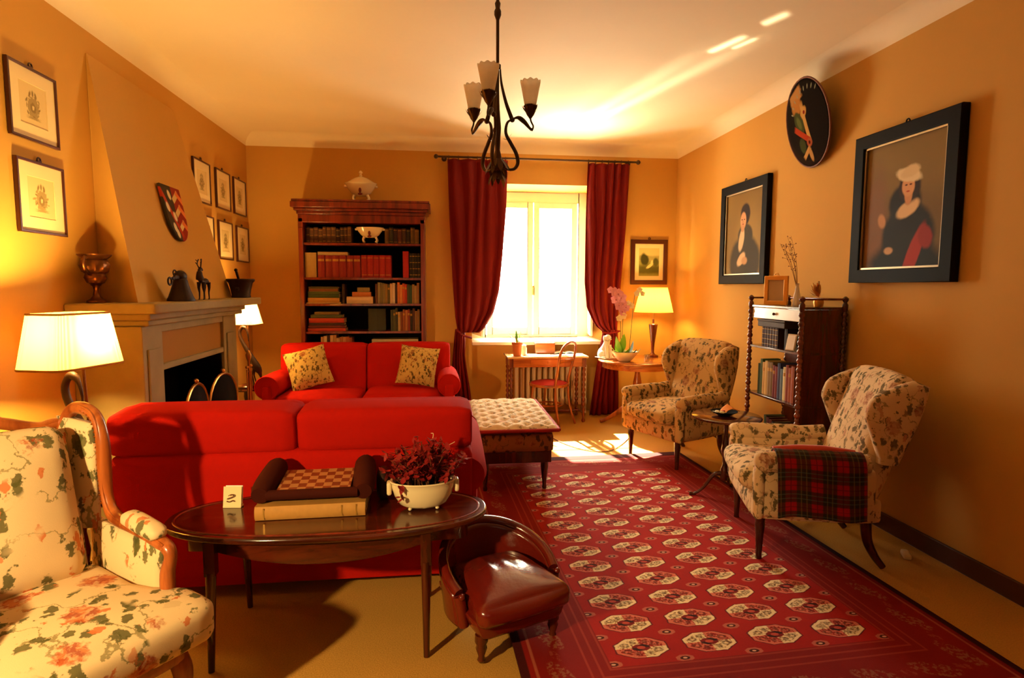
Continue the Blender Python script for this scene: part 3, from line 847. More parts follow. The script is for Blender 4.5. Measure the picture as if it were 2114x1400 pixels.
for y, z, lab, k in specs:
    picture('framed_print', pr_label(lab), 'framed print', (XL+.001, y, z), 90, .372, .372, .014, .022, M['darkframe'], prints[k], .068, M['paper'], PG)

# portraits (plain generic stand-ins for the two paintings)
lady = paint('lady_portrait_paint', '#6a5226', [
    ('b', 0, .25, .5, .22, 0, '#806632', .6, .1), ('e', -.22, -.12, .10, .34, 0, '#7d5838', .5, .15),
    ('e', .05, -.20, .20, .20, -12, '#17130b', .12, .06), ('e', .04, -.40, .30, .18, 0, '#141208', .2, .06),
    ('e', .02, .00, .125, .12, 0, '#191409', .15, .05), ('e', .045, -.035, .09, .045, 24, '#d9b482', .2, .12),
    ('e', .05, .095, .082, .10, 0, '#2a170a', .15, .1), ('e', .045, .055, .030, .07, 0, '#c98d5c', .2, .02),
    ('e', .04, .10, .048, .062, 6, '#d49a68', .15, .03), ('e', .035, .165, .10, .040, -14, '#e2cb9c', .2, .25), ('e', .05, .185, .07, .035, 10, '#d8bd8c', .25, .3),
    ('e', .024, .107, .010, .005, 0, '#5a2e1a', .5, 0), ('e', .058, .107, .010, .005, 0, '#5a2e1a', .5, 0), ('e', .04, .068, .013, .005, 0, '#a8412c', .5, 0),
    ('e', -.16, -.09, .03, .045, 20, '#c08a5a', .3, .1), ('e', -.09, -.28, .035, .022, 0, '#c79a6c', .3, .1),
    ('e', .10, -.32, .045, .20, -22, '#a02a1a', .15, .1), ('e', .185, -.21, .05, .07, 20, '#8c2418', .2, .15)], .6, nz=3)
man = paint('man_portrait_paint', '#85662c', [
    ('e', .12, -.10, .22, .30, 0, '#997a3a', .6, .1),
    ('e', .03, -.27, .27, .25, 0, '#3a301a', .12, .05), ('e', .03, -.02, .13, .10, 0, '#3c321c', .12, .04),
    ('e', -.035, -.06, .045, .11, -14, '#d9b98a', .2, .06),
    ('e', .02, .17, .085, .10, 0, '#27160a', .15, .1), ('e', -.012, .115, .052, .078, 0, '#d09a6a', .15, .03), ('e', -.02, .05, .03, .04, 0, '#c98f60', .2, 0),
    ('e', -.034, .125, .011, .005, 0, '#4a2614', .5, 0), ('e', .008, .125, .011, .005, 0, '#4a2614', .5, 0), ('e', -.014, .083, .014, .005, 0, '#9a4630', .5, 0), ('e', -.018, .105, .006, .016, 0, '#b07a4c', .5, 0),
    ('e', -.03, -.24, .085, .045, 38, '#d6ae7e', .2, .12), ('e', .03, -.255, .05, .035, 0, '#c0905e', .3, .1)], .6, nz=3)
picture('portrait_painting', 'large black-framed portrait of a woman in a pale cap with a red sash', 'painting', (XR-.001, 3.303, 2.06), -90, .81, .955, .085, .055, M['black'], lady, inner=M['silver'])
picture('portrait_painting', 'black-framed portrait of a dark-coated man, on the right wall nearer the window', 'painting', (XR-.001, 5.19, 2.05), -90, .835, .94, .085, .05, M['black'], man, inner=M['silver'])
land = paint('landscape_print', '#8c8a4a', [('b', 0, .10, .2, .075, 0, '#c9b878', .3, .1), ('b', 0, .045, .2, .03, 0, '#9a9058', .5, .3),
    ('e', -.055, .03, .05, .075, 15, '#3a3a1c', .25, .25), ('e', .085, .0, .035, .05, 0, '#4a4a24', .3, .25),
    ('b', 0, -.09, .2, .05, 0, '#4c4a20', .6, .3), ('e', .01, -.045, .05, .016, 35, '#d9c080', .3, .2), ('e', .035, -.01, .014, .035, -10, '#dcc68a', .3, .1)], .6, nz=9)
picture('landscape_picture', 'small landscape print in a dark frame above the table lamp', 'picture', (2.487, YB-.001, 1.846), 0, .455, .535, .052, .025, M['darkframe'], land, .05, M['paper'])

# painted round shield high on the right wall
sh_l = [('e', -.02, .03, .30, .30, 0, '#17110c', .05, 0), ('b', -.15, .21, .085, .05, 20, '#a8743c', .2, .25), ('e', -.14, .135, .075, .06, 0, '#a36a30', .2, .2),
        ('e', -.055, .075, .05, .035, 45, '#b5823f', .2, .1), ('b', -.045, .0, .020, .14, 12, '#b58848', .2, .1),
        ('e', -.13, .015, .055, .095, 30, '#3b3f20', .12, .05), ('e', -.13, .015, .025, .055, 30, '#565a2c', .3, .05), ('b', -.11, -.075, .115, .022, -32, '#9a3418', .15, .05),
        ('e', -.13, -.15, .045, .055, 10, '#33371d', .15, .05), ('e', -.03, -.145, .035, .030, 0, '#96492a', .2, .1), ('b', -.09, -.21, .06, .016, 30, '#b58448', .25, .15),
        ('e', -.04, -.23, .022, .05, 10, '#a87a44', .25, .1), ('e', -.045, .075, .014, .014, 0, '#6d1c10', .2, 0), ('e', -.03, -.145, .013, .013, 0, '#4a1208', .2, 0)]
for k in range(9):
    a = R(60+k*12); sh_l.append(('e', .24*math.cos(a), .24*math.sin(a), .006, .018, math.degrees(a)-90, '#8a8468', .3, 0))
M['shieldpaint'] = paint('painted_shield_hide', '#231710', [(k_, cx_+.055, cz_, rx_, rz_, ro_, c_, so_, wb_) for k_, cx_, cz_, rx_, rz_, ro_, c_, so_, wb_ in sh_l], .9, gs=30, spec=.02)
shd = thing('painted_shield', 'round dark painted shield with tan and red motifs high on the right wall', 'shield', (XR-.012, 4.20, 2.775), -90)
def shfn(u, v):
    r = .305*v; a = 2*PI*u
    return Vector((r*math.cos(a)*.97, 0, r*math.sin(a)*1.06))
tilt = Euler((R(12), 0, R(-6))).to_matrix()
def shp(u, v):
    p = shfn(u, v); y = -.022*(1-v*v)
    return tilt@Vector((p.x, y, p.z))+Vector((0, -.075, 0))
MB().grid(shp, 40, 12, cu=True).build('face', M['shieldpaint'], shd, solid=.006)
MB().tube([shp(k/40, 1.0) for k in range(40)], .008, 6, closed=True).build('rim', M['stem'], shd)
MB().cyl((0, .012, .2), (0, -.13, .2), .008).cyl((0, .012, -.15), (0, -.06, -.15), .008).build('hanger', M['iron'], shd)

# ------------------------------------------------------------------ lamps
def rect_shade(w0, d0, w1, d1, z0, z1, pleats):
    """pleated tapered rectangular shade with rounded corners"""
    def outline(w, d, t):
        # superellipse walk
        a = 2*PI*t; c, s_ = math.cos(a), math.sin(a); e = .28
        return Vector((math.copysign(abs(c)**e, c)*w/2, math.copysign(abs(s_)**e, s_)*d/2, 0))
    def fn(u, v):
        p = outline(w0+(w1-w0)*v, d0+(d1-d0)*v, u)
        k = 1+.011*math.sin(2*PI*pleats*u)+.004*math.sin(2*PI*pleats*.37*u)
        return (p.x*k, p.y*k, z0+(z1-z0)*v)
    b = MB().grid(fn, pleats*6, 4, cu=True)
    t0 = [Vector((outline(w0, d0, i/80).x, outline(w0, d0, i/80).y, z0)) for i in range(80)]
    t1 = [Vector((outline(w1, d1, i/80).x, outline(w1, d1, i/80).y, z1)) for i in range(80)]
    tr = MB().tube(t0, .005, 5, closed=True).tube(t1, .005, 5, closed=True)
    return b, tr
def bulb_light(name, loc, power, color, r=.035, parent=None):
    l = bpy.data.lights.new(name, 'POINT'); l.energy = power; l.color = color; l.shadow_soft_size = r
    o = bpy.data.objects.new(name, l); COL.objects.link(o); o.location = loc
    return o
def heron_lamp(label, loc, rz, sw, sm):
    t = thing('heron_lamp', label, 'lamp', loc, rz)
    z = 0
    MB().lathe([(.085, 0), (.085, .02), (.07, .032), (.02, .04), (0, .04)], n=20).build('base', M['mahog'], t)
    b = MB()
    path = spline([(.085, 0, .245), (.055, 0, .30), (.0, 0, .395), (-.038, 0, .475), (-.042, 0, .535), (-.012, 0, .575), (.018, 0, .555), (.034, 0, .50), (.036, 0, .44)], 5)
    n = len(path); rs = []
    for i in range(n):
        f = i/(n-1)
        rs.append(lerp1([(0, .030), (.12, .024), (.3, .017), (.55, .015), (.62, .018), (.70, .017), (.78, .009), (1, .003)], f))
    b.tube(path, rs, 10)
    b.ball((.095, 0, .215), (.04, .032, .095), (0, -32, 0))
    b.tube(spline([(.10, 0, .22), (.135, 0, .14), (.15, 0, .07)], 5), [.03, .03, .028, .026, .024, .02, .016, .012, .009, .006, .004], 8, flat=.45)
    for y in (-.015, .015):
        b.tube([(.085, y, .19), (.07, y*1.3, .12), (.09, y*1.5, .035)], [.010, .006, .006], 7)
    b.build('heron_figure', M['blackmetal'], t)
    MB().cyl((.045, .03, .03), (.018, .03, .66), .006).cyl((.018, .03, .60), (.018, .03, .66), .012).build('pole', M['bronze'], t)
    w0, d0, w1, d1, z0, z1 = sw
    sb, tr = rect_shade(w0, d0, w1, d1, z0, z1, 30)
    s = sb.build('lamp_shade', sm, t); tr.build('shade_trim', M['shadetrim'], s)
    MB().ball((.018, .03, .69), .026).build('bulb', M['whitepaper'], t)
    return t
def side_table(label, loc, h, r, mat, extra=None):
    t = thing('side_table', label, 'table', loc)
    MB().lathe([(r, h-.022), (r+.006, h-.012), (r, h), (0, h)], n=28).lathe([(0, h-.022), (r, h-.022)], n=28).build('table_top', mat, t)
    MB().lathe([(.02, h-.022), (.024, h-.08), (.014, h-.14), (.028, h*.5), (.016, h*.3), (.03, .16), (.02, .12), (0, .11)], n=16).build('stem', mat, t)
    for k in range(3):
        a = 2*PI*k/3+.5
        MB().tube(spline([(0, 0, .15), (r*.5*math.cos(a), r*.5*math.sin(a), .10), (r*.92*math.cos(a), r*.92*math.sin(a), .012)], 4), [.018, .017, .016, .015, .014, .013, .012, .011, .012], 8).build('foot', mat, t)
    return t
side_table('small dark round table hidden behind the near armchair, under the heron lamp', (-1.775, 3.05, 0), .465, .09, M['mahog'])
heron_lamp('lit heron lamp with large pleated shade beside the near armchair', (-1.775, 3.05, .467), -14, (.225, .355, .175, .275, .618, .845), M['shade']).scale = (1.12, 1.12, 1.12)
bulb_light('lamp_light', (-1.755, 3.085, 1.315), 88, (1.0, .64, .18), .05)
st2 = side_table('small dark table beyond the fireplace, under the far heron lamp', (-1.83, 5.72, 0), .585, .10, M['mahog'])
heron_lamp('lit heron lamp in the far corner beyond the mantel', (-1.83, 5.72, .587), -8, (.27, .27, .19, .19, .60, .79), M['shade_far'])
bulb_light('lamp_light', (-1.83, 5.70, 1.29), 45, (1.0, .62, .18), .05)
# ------------------------------------------------------------------ sofas
def make_sofa(label, loc, rz, depth):
    t = thing('sofa', label, 'sofa', loc, rz, 'red two-seat sofas')
    W, D = 1.90, depth            # faces -y, back at y = 0
    b = MB().soft((0, -D/2+.01, .235), (1.70, D-.06, .29), .03, n=6)
    b.box((0, -.055, .13), (1.70, .06, .12)).build('seat_base', M['redcloth'], t)
    # back frame, gently raked
    MB().soft((0, -.085, .44), (1.72, .17, .62), .05, (0, .006, .01), (-5, 0, 0), n=10).build('back_frame', M['redcloth'], t)
    for sg in (-1, 1):
        b = MB()
        b.soft((sg*.838, -D/2-.01, .36), (.10, D-.04, .52), .03, (.012, 0, 0), n=6)
        # rolled top
        yb, yf = -.03, -D+.03
        pts = [(sg*.828, yb, .585), (sg*.831, yb-.06, .59), (sg*.835, (yb+yf)/2, .60), (sg*.838, yf+.06, .605), (sg*.838, yf, .605)]
        b.tube(pts, [.095, .108, .112, .112, .100], 22, flat=1.0)
        arm = b.build('arm', M['redcloth'], t)
        MB().tube([(sg*.838+.104*math.cos(2*PI*k/28), yf-.002, .605+.104*math.sin(2*PI*k/28)) for k in range(28)], .007, 6, closed=True).build('piping', M['redcloth'], arm)
        x0 = sg*.40
        MB().soft((x0, -D/2-.06, .435), (.775, D-.20, .16), .05, (0, .012, .028), n=10).build('seat_cushion', M['redcloth'], t)
        b = MB().soft((sg*.43, -.20, .70), (.855, .20, .50), .045, (.002, .022, .006), (-8, 0, 0), n=12)
        b.soft((sg*.43, -.095, .845), (.855, .22, .215), .040, (.002, .008, .008), (-6, 0, 0), n=10)
        b.build('back_cushion', M['redcloth'], t)
        for y in (-.08, -D+.10):
            MB().lathe([(.018, 0), (.026, .03), (.03, .10)], (sg*.78, y, 0), 12).build('foot', M['mahog'], t)
    return t
make_sofa('red two-seat sofa seen from behind, in front of the oval table', (-.705, 2.90, 0), 180, .985)
s2 = make_sofa('red two-seat sofa facing the camera in front of the bookcase', (-.765, 6.40, 0), 0, .86)

def pillow(label, loc, rot, s=.42):
    t = MB()
    h = s/2
    def top(u, v, sg):
        x, y = (u*2-1), (v*2-1)
        k = (1-abs(x)**2.4)*(1-abs(y)**2.4)
        pin = 1-.07*(1-abs(x))*(y*y)-.0
        return Vector((x*h*(1-.06*(1-y*y)), sg*.085*max(0, k)**.55, y*h*(1-.06*(1-x*x))))
    Mr = rotm(rot)
    for sg in (-1, 1): t.grid(lambda u, v: Mr@top(u, v, sg), 16, 16)
    o = t.build('throw_pillow', M['cushcloth'], None, loc=loc)
    return tag(o, label, 'pillow', 'floral throw pillows')
pillow('gold floral throw pillow at the left end of the far red sofa', (-1.30, 5.92, .74), (-18, -14, 14), .40)
pillow('gold floral throw pillow at the right end of the far red sofa', (-.235, 5.92, .75), (-18, 6, -12), .40)

# ------------------------------------------------------------------ bookcase
BX0, BX1, BYF, BYB = -1.485, -.165, 6.45, YB-.004
IX0, IX1 = -1.437, -.215
bc = thing('bookcase', 'tall dark mahogany bookcase with moulded cornice behind the far red sofa', 'bookcase', ((BX0+BX1)/2, BYF, 0))
cx = (BX0+BX1)/2
def L(x): return x-cx
for sg in (-1, 1):
    b = MB().box((sg*(BX1-BX0)/2-sg*.024, (BYB-BYF)/2, 1.13), (.048, BYB-BYF, 2.26))
    b.box((sg*(BX1-BX0)/2-sg*.028, -.006, 1.13), (.036, .012, 2.05))
    b.build('side_panel', M['case'], bc, bevel=.003)
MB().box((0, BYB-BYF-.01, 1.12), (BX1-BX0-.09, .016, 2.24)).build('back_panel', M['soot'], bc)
SHZ = [.55, .985-.0, 1.355, 1.635, 2.005]
SH = [2.005, 1.638, 1.358, 1.058, .72, .38]
for z in SH:
    MB().box((0, (BYB-BYF)/2+.002, z-.012), (BX1-BX0-.094, BYB-BYF-.03, .024)).build('shelf', M['case'], bc, bevel=.002)
MB().box((0, .17, .05), (BX1-BX0, .36, .10)).build('plinth', M['case'], bc, bevel=.004)
b = MB()
for x, y, z0, z1 in ((0, 0, 2.215, 2.30), (.012, .012, 2.30, 2.335), (.035, .035, 2.335, 2.365), (.062, .062, 2.365, 2.425), (.052, .052, 2.425, 2.452)):
    b.box((0, (BYB-BYF)/2-y/2, (z0+z1)/2), (BX1-BX0+2*x, BYB-BYF+y, z1-z0))
b.build('cornice', M['case'], bc, bevel=.006)

BK = {}
def bookmat(c, rough=.6):
    if c not in BK: BK[c] = plain('book_cloth_'+c.lstrip('#'), c, rough, var=.15, vs=25)
    return BK[c]
def book(label, loc, th, dp, ht, c, rz=0, rot=None, gilt=0, group=None, hollow=True):
    """an upright closed book: spine towards -y, thickness along x"""
    b = MB(); r = .003
    # boards and rounded spine as one wrap, pages inside
    def add(bx, by, bz, sx, sy, sz): b.box((bx, by, bz), (sx, sy, sz))
    b.mi = 0
    add(-th/2+.0015, dp/2, ht/2, .003, dp, ht); add(th/2-.0015, dp/2, ht/2, .003, dp, ht)
    pr_ = [(-th/2, .004), (-th*.3, 0), (0, -.003), (th*.3, 0), (th/2, .004), (th/2, .008), (-th/2, .008)]
    b.prism(pr_, 'z', 0, ht)
    if gilt:
        b.mi = 2
        for k in range(gilt):
            z = ht*(.12+.76*k/max(1, gilt-1)) if gilt > 1 else ht*.78
            b.prism([(-th*.42, .000), (0, -.0042), (th*.42, .000), (0, .004)], 'z', z-ht*.012 if gilt > 1 else z-ht*.05, z+ht*.012 if gilt > 1 else z+ht*.05)
    b.mi = 1
    add(0, dp/2+.002, ht/2, th-.006, dp-.012, ht-.008)
    o = b.build('book', [bookmat(c), M['paper'], M['gold']], None, smooth=False)
    o.location = loc
    o.rotation_euler = tuple(R(a) for a in (rot or (0, 0, rz)))
    return tag(o, label, 'book', group)
def flat_book(label, x, y, z, w, d, th, c, rz=0, group=None):
    """a book lying flat, spine to the front (-y), length along x, centred on x"""
    o = book(label, (0, 0, 0), th, d, w, c, 0, None, 0, group)
    o.rotation_euler = Euler((0, R(90), R(rz)), 'XYZ')
    a = R(rz)
    o.location = (x-w/2*math.cos(a), y-w/2*math.sin(a), z+th/2)
    return o
rb = random.Random(21)
FY = BYF+.035
def run(x, z, items, fmt, group, y=FY, start=0):
    """items = (thickness, height, colour, gilt); returns the end x"""
    for i, (th, ht, c, g) in enumerate(items):
        book(fmt % ORD[i+start], (x+th/2, y+rb.uniform(0, .012), z), th-.0015, rb.uniform(.15, .19), ht, c, 0, None, g, group)
        x += th
    return x
# top shelf: old brown leather
G1 = 'old leather books on the top shelf of the bookcase'
x = run(IX0+.01, 2.006, [(.042+rb.uniform(-.006, .008), .165+rb.uniform(-.012, .014), rb.choice(['#4a2a16', '#553318', '#3d2413', '#5c3a1c']), 3) for i in range(11)], 'brown leather book, %s from the left of the bookcase top shelf', G1, FY+.05)
run(-.60, 2.006, [(.046, .17+rb.uniform(-.015, .012), c, 2) for c in ('#6d4a1c', '#2e2614', '#3a1a10', '#5a2412', '#4a2a14', '#2a2012', '#6a5224', '#7a5c30')], 'old book, %s to the right of the white bowl of the bookcase top shelf', G1, FY+.05)
bowl = thing('footed_bowl', 'white footed bowl standing among the books on the top bookcase shelf', 'bowl', (-.753, BYF+.085, 2.017))
def tureen_body(t, s=1.0, lid=False):
    prof = [(.0, .045), (.05, .046), (.085, .07), (.112, .105), (.128, .135), (.132, .142), (.124, .140), (.10, .10), (.05, .06), (0, .056)]
    MB().lathe([(r*s, z*s) for r, z in prof], n=28, sy=.62).build('bowl', M['cream_ceramic'], t)
    for sg in (-1, 1):
        MB().tube(spline([(sg*.055*s, -.02, .05*s), (sg*.065*s, -.025, .025*s), (sg*.055*s, -.028, .0)], 4), [.014*s, .012*s, .011*s, .010*s, .009*s, .009*s, .009*s, .010*s, .012*s], 8).tube(spline([(sg*.055*s, .03, .05*s), (sg*.065*s, .035, .025*s), (sg*.055*s, .038, .0)], 4), .010*s, 8).build('foot', M['cream_ceramic'], t)
        MB().soft((sg*.128*s, 0, .125*s), (.03*s, .03*s, .022*s), .01*s, n=4).build('handle', M['cream_ceramic'], t)
    MB().ball((0, -.068*s, .085*s), (.012*s, .006*s, .022*s)).ball((0, -.062*s, .055*s), (.02*s, .006*s, .01*s)).build('crest_mark', M['maroon'], t)
    if lid:
        MB().lathe([(.134*s, .142*s), (.138*s, .152*s), (.11*s, .165*s), (.06*s, .195*s), (.03*s, .205*s), (.012*s, .212*s), (0, .213*s)], n=28, sy=.62).build('lid', M['cream_ceramic'], t)
        MB().lathe([(.010*s, .210*s), (.014*s, .222*s), (.008*s, .23*s), (.018*s, .242*s), (.010*s, .258*s), (0, .262*s)], n=14).build('lid_knob', M['cream_ceramic'], t)
tureen_body(bowl, 1.12)
tur = thing('tureen', 'lidded cream tureen on top of the bookcase', 'tureen', (-.85, BYF+.16, 2.465))
tureen_body(tur, 1.25, True)
# second shelf: the red sets
z2 = 1.639; G2 = 'bound volumes on the second shelf of the bookcase'
book('thick tan volume at the left end of the second shelf of the bookcase', (IX0+.065, FY, z2), .115, .19, .262, '#a88648', group=G2)
x = run(IX0+.135, z2, [(.0745, .236, '#7d120c', 1)]*6, 'dark red set volume with gilt title, %s from the left on the second shelf', G2)
x = run(x+.005, z2, [(.064, .24, c, 2) for c in ('#8f130c', '#98140c', '#94120c', '#9c160e', '#90120c')], 'brighter red volume, %s of the set in the middle of the second shelf', G2)
book('tall bright red volume near the right end of the second shelf', (-.375, FY, z2), .062, .19, .285, '#a3120e', group=G2)
run(-.336, z2, [(.030, .265, c, 4) for c in ('#241c12', '#2a2014', '#221a10', '#2a2216')], 'black gilt-banded volume, %s from the left in the second shelf right end', G2)
flat_book('pale book lying on top of the dark red set on the second shelf', -1.145, FY+.01, z2+.237, .31, .16, .035, '#b0905a', group=G2)
# third shelf
z3 = 1.359; G3 = 'books on the third shelf of the bookcase'
zz = z3
for i, (th, c, w, d) in enumerate(((.012, '#c9a86a', .36, 'thin cream'), (.05, '#b88a44', .33, 'thick ochre'), (.045, '#2f3f22', .325, 'dark green'), (.022, '#46562c', .325, 'olive'), (.03, '#6d3a20', .30, 'brown'), (.024, '#3d3a24', .31, 'grey green'))):
    flat_book('%s book in the left stack on the third shelf, %s from the bottom' % (d, ORD[i]), -1.25, FY+.01, zz, w, .17, th-.001, c, rb.uniform(-2, 2), G3); zz += th
zz = z3
for i, (th, c, w, d) in enumerate(((.075, '#d3b48a', .28, 'thick cream'), (.05, '#b06a34', .2, 'orange brown'), (.05, '#8a7a44', .13, 'small olive'))):
    flat_book('%s book in the middle stack on the third shelf, %s from the bottom' % (d, ORD[i]), -.87+.02*i, FY+.01, zz, w, .17, th-.001, c, rb.uniform(-3, 3), G3); zz += th
book('dark upright book between the two flat stacks on the third shelf', (-1.045, FY+.04, z3), .03, .16, .21, '#2e1210', group=G3)
cols3 = ['#5a2a1a', '#8a7a54', '#6d6038', '#7a6a40', '#8a6a34', '#57502c', '#c9a87a', '#d9c09a', '#3a1a12', '#c8702c', '#d98a44', '#c04a24', '#b0301c', '#3a4430', '#2f4a34', '#8a6a3a', '#a88450', '#9a6a3c']
run(-.705, z3, [(.0262, .215+rb.uniform(-.02, .018), c, rb.choice([0, 0, 1])) for c in cols3], 'upright book, %s from the left in the right-hand row of the third shelf', G3)
# fourth shelf
z4 = 1.059; G4 = 'books on the fourth shelf of the bookcase'
zz = z4
for i, (th, c, w, d) in enumerate(((.035, '#a3301c', .40, 'wide red'), (.028, '#5a1a14', .38, 'maroon'), (.030, '#3a1a16', .37, 'dark'), (.05, '#b0341c', .37, 'thick red'), (.038, '#3f4428', .33, 'olive'), (.03, '#6d5a30', .25, 'tan'))):
    flat_book('%s book in the flat stack on the fourth shelf, %s from the bottom' % (d, ORD[i]), -1.225, FY+.01, zz, w, .18, th-.001, c, rb.uniform(-2, 2), G4); zz += th
book('broad dark green album standing face out on the fourth shelf', (-.70, FY+.10, z4), .19, .03, .24, '#2c2a16', group=G4)
cols4 = ['#3a3a22', '#57502c', '#2e2a1a', '#b09058', '#7a3a1c', '#8f4a24', '#a8683a', '#8a3020', '#2a1a14', '#4a2414', '#8a6234', '#7a5a30']
run(-.545, z4, [(.0262, .235+rb.uniform(-.03, .015), c, rb.choice([0, 1])) for c in cols4], 'upright book, %s from the left in the right-hand row of the fourth shelf', G4)
# fifth shelf: only the tops show above the sofa
z5 = .721; G5 = 'paperbacks on the fifth shelf of the bookcase'
cols5 = ['#b08a5c', '#d9c29a', '#3a1c12', '#cfae7c', '#b88a54', '#c9a070', '#a86a3c', '#c98a5c', '#b0623c', '#9a4a2c']
run(-1.29, z5, [(.033, .285+rb.uniform(-.02, .015), c, 0) for c in cols5], 'paperback, %s from the left in the row just above the far sofa back', G5)
zz = z5
for i in range(5):
    th = .048
    flat_book('%s flat album in the fifth shelf stack above the sofa' % ('pale topmost', 'dark', 'brown', 'black', 'lowest')[4-i] , -.50, FY+.01, zz, .50, .2, th, '#24120c' if i < 4 else '#b8a078', rb.uniform(-2, 2), G5); zz += th+.002

# ------------------------------------------------------------------ oval table behind the near sofa
TZ = .555
ot = thing('oval_table', 'dark mahogany oval table with moulded edge and tapered legs behind the near red sofa', 'table', (-.485, 2.59, 0), 0)
A, B = .685, .282
def oval(a, b_, n=64, e=.88): return [(math.copysign(abs(math.cos(2*PI*i/n))**e, math.cos(2*PI*i/n))*a, math.copysign(abs(math.sin(2*PI*i/n))**e, math.sin(2*PI*i/n))*b_) for i in range(n)]
MB().prism(oval(A, B), 'z', TZ-.024, TZ).build('table_top', M['mahog_x'], ot, bevel=.007, seg=3)
MB().tube([(x, y, TZ+.001) for x, y in oval(A-.035, B-.035)], .005, 6, closed=True, flat=.6).build('inlay_rim', M['case'], ot)
b = MB()
po = oval(.60, .235)
n = len(po)
def apron_low(i):
    a = 2*PI*i/n
    return TZ-.024-(.070+.022*abs(math.cos(2*a))+.012*math.cos(4*a))
vo = [[b.bm.verts.new((x*k, y*k2, z)) for (x, y), z in zip(po, zs)] for k, k2, zs in ((1, 1, [TZ-.024]*n), (1, 1, [apron_low(i) for i in range(n)]), (.965, .92, [apron_low(i) for i in range(n)]), (.965, .92, [TZ-.024]*n))]
for A_, B_ in zip(vo, vo[1:]):
    for i in range(n): b.face([A_[i], A_[(i+1) % n], B_[(i+1) % n], B_[i]])
b.build('apron', M['mahog_x'], ot)
for x in (-.44, .415):
    for y in (-.235, .235):
        b = MB().box((x, y*.86, .46), (.042, .042, .14)).cyl((x, y*.88, .40), (x, y*1.03, 0.002), .021, .0125, 12)
        b.build('leg', M['mahog'], ot)
z0 = TZ+.003
# card stand
cd = thing('card_holder', 'small white card holder with a dark emblem on the oval table', 'card holder', (-.935, 2.69, TZ+.0015), -6)
MB().box((0, .012, .046), (.076, .004, .092), (-9, 0, 0)).build('card', M['whitepaper'], cd)
MB().box((0, -.006, .046), (.080, .003, .094), (-9, 0, 0)).box((0, .0, .004), (.080, .03, .006)).build('holder', M['paper'], cd)
e = MB()
e.tube(spline([(-.022, -.0150, .030), (-.010, -.0143, .027), (.004, -.0145, .033), (.014, -.0143, .029)], 4), .004, 6, flat=.5)
e.tube(spline([(-.012, -.0165, .056), (.0, -.0175, .062), (.012, -.0170, .058), (.004, -.0160, .050), (-.014, -.0155, .043), (-.020, -.0155, .040)], 4), .0035, 6, flat=.5)
e.build('emblem', M['stem'], cd)
# large book lying flat
bk = thing('book', 'large tan-spined book lying flat on the oval table under the padded board tray', 'book', (-.56, 2.535, z0+.0), 1.5)
MB().box((0, .11, .0025), (.455, .265, .005)).box((0, .11, .0565), (.455, .265, .005)).prism([(-.022, 0), (-.030, .012), (-.032, .03), (-.030, .047), (-.022, .059)], 'x', -.2275, .2275).build('cover', plain('tan_book_cloth', '#b8843c', .7, var=.2, vs=30), bk)
MB().box((0, .112, .0295), (.445, .255, .049)).build('pages', M['paper'], bk)
for x in (-.19, .19, .13): MB().box((x, -.0305, .03), (.006, .004, .045)).build('spine_band', M['gold'], bk)
M['traycloth'] = plain('dark_brown_padded_hide', '#3c1208', .85, 0, .1, var=.2)
# padded tray with an inlaid board
tr = thing('board_tray', 'dark padded tray with a checkered board resting on the large tan book', 'tray', (-.56, 2.665, z0+.071), 1.5)
W2, D2 = .235, .118
MB().box((0, 0, .016), (2*W2-.03, 2*D2-.02, .03)).build('base', M['traycloth'], tr, bevel=.008)
MB().box((0, .01, .046), (.31, .20, .008), (7, 0, 0)).build('board', M['checker'], tr)
for sg in (-1, 1):
    MB().tube(spline([(sg*.215, -D2-.012, .028), (sg*.212, -D2*.4, .042), (sg*.205, D2*.4, .062), (sg*.20, D2+.03, .074)], 4), [.036, .042, .046, .048, .049, .050, .050, .050, .050, .050, .050, .048, .040], 14).build('padded_side', M['traycloth'], tr)
MB().tube([(-.19, -D2-.004, .026), (-.1, -D2-.008, .027), (.1, -D2-.008, .027), (.19, -D2-.004, .026)], .022, 12).build('padded_front', M['traycloth'], tr)
# dark bag-like pouch behind the tray
pc = MB().soft((0, 0, .062), (.058, .13, .125), .026, (.004, .01, .01), (0, 0, 4), n=8)
tag(pc.build('leather_case', M['blackmetal'], None, loc=(-.272, 2.725, z0+.012)), 'small black leather case standing between the padded tray and the white pot', 'case')
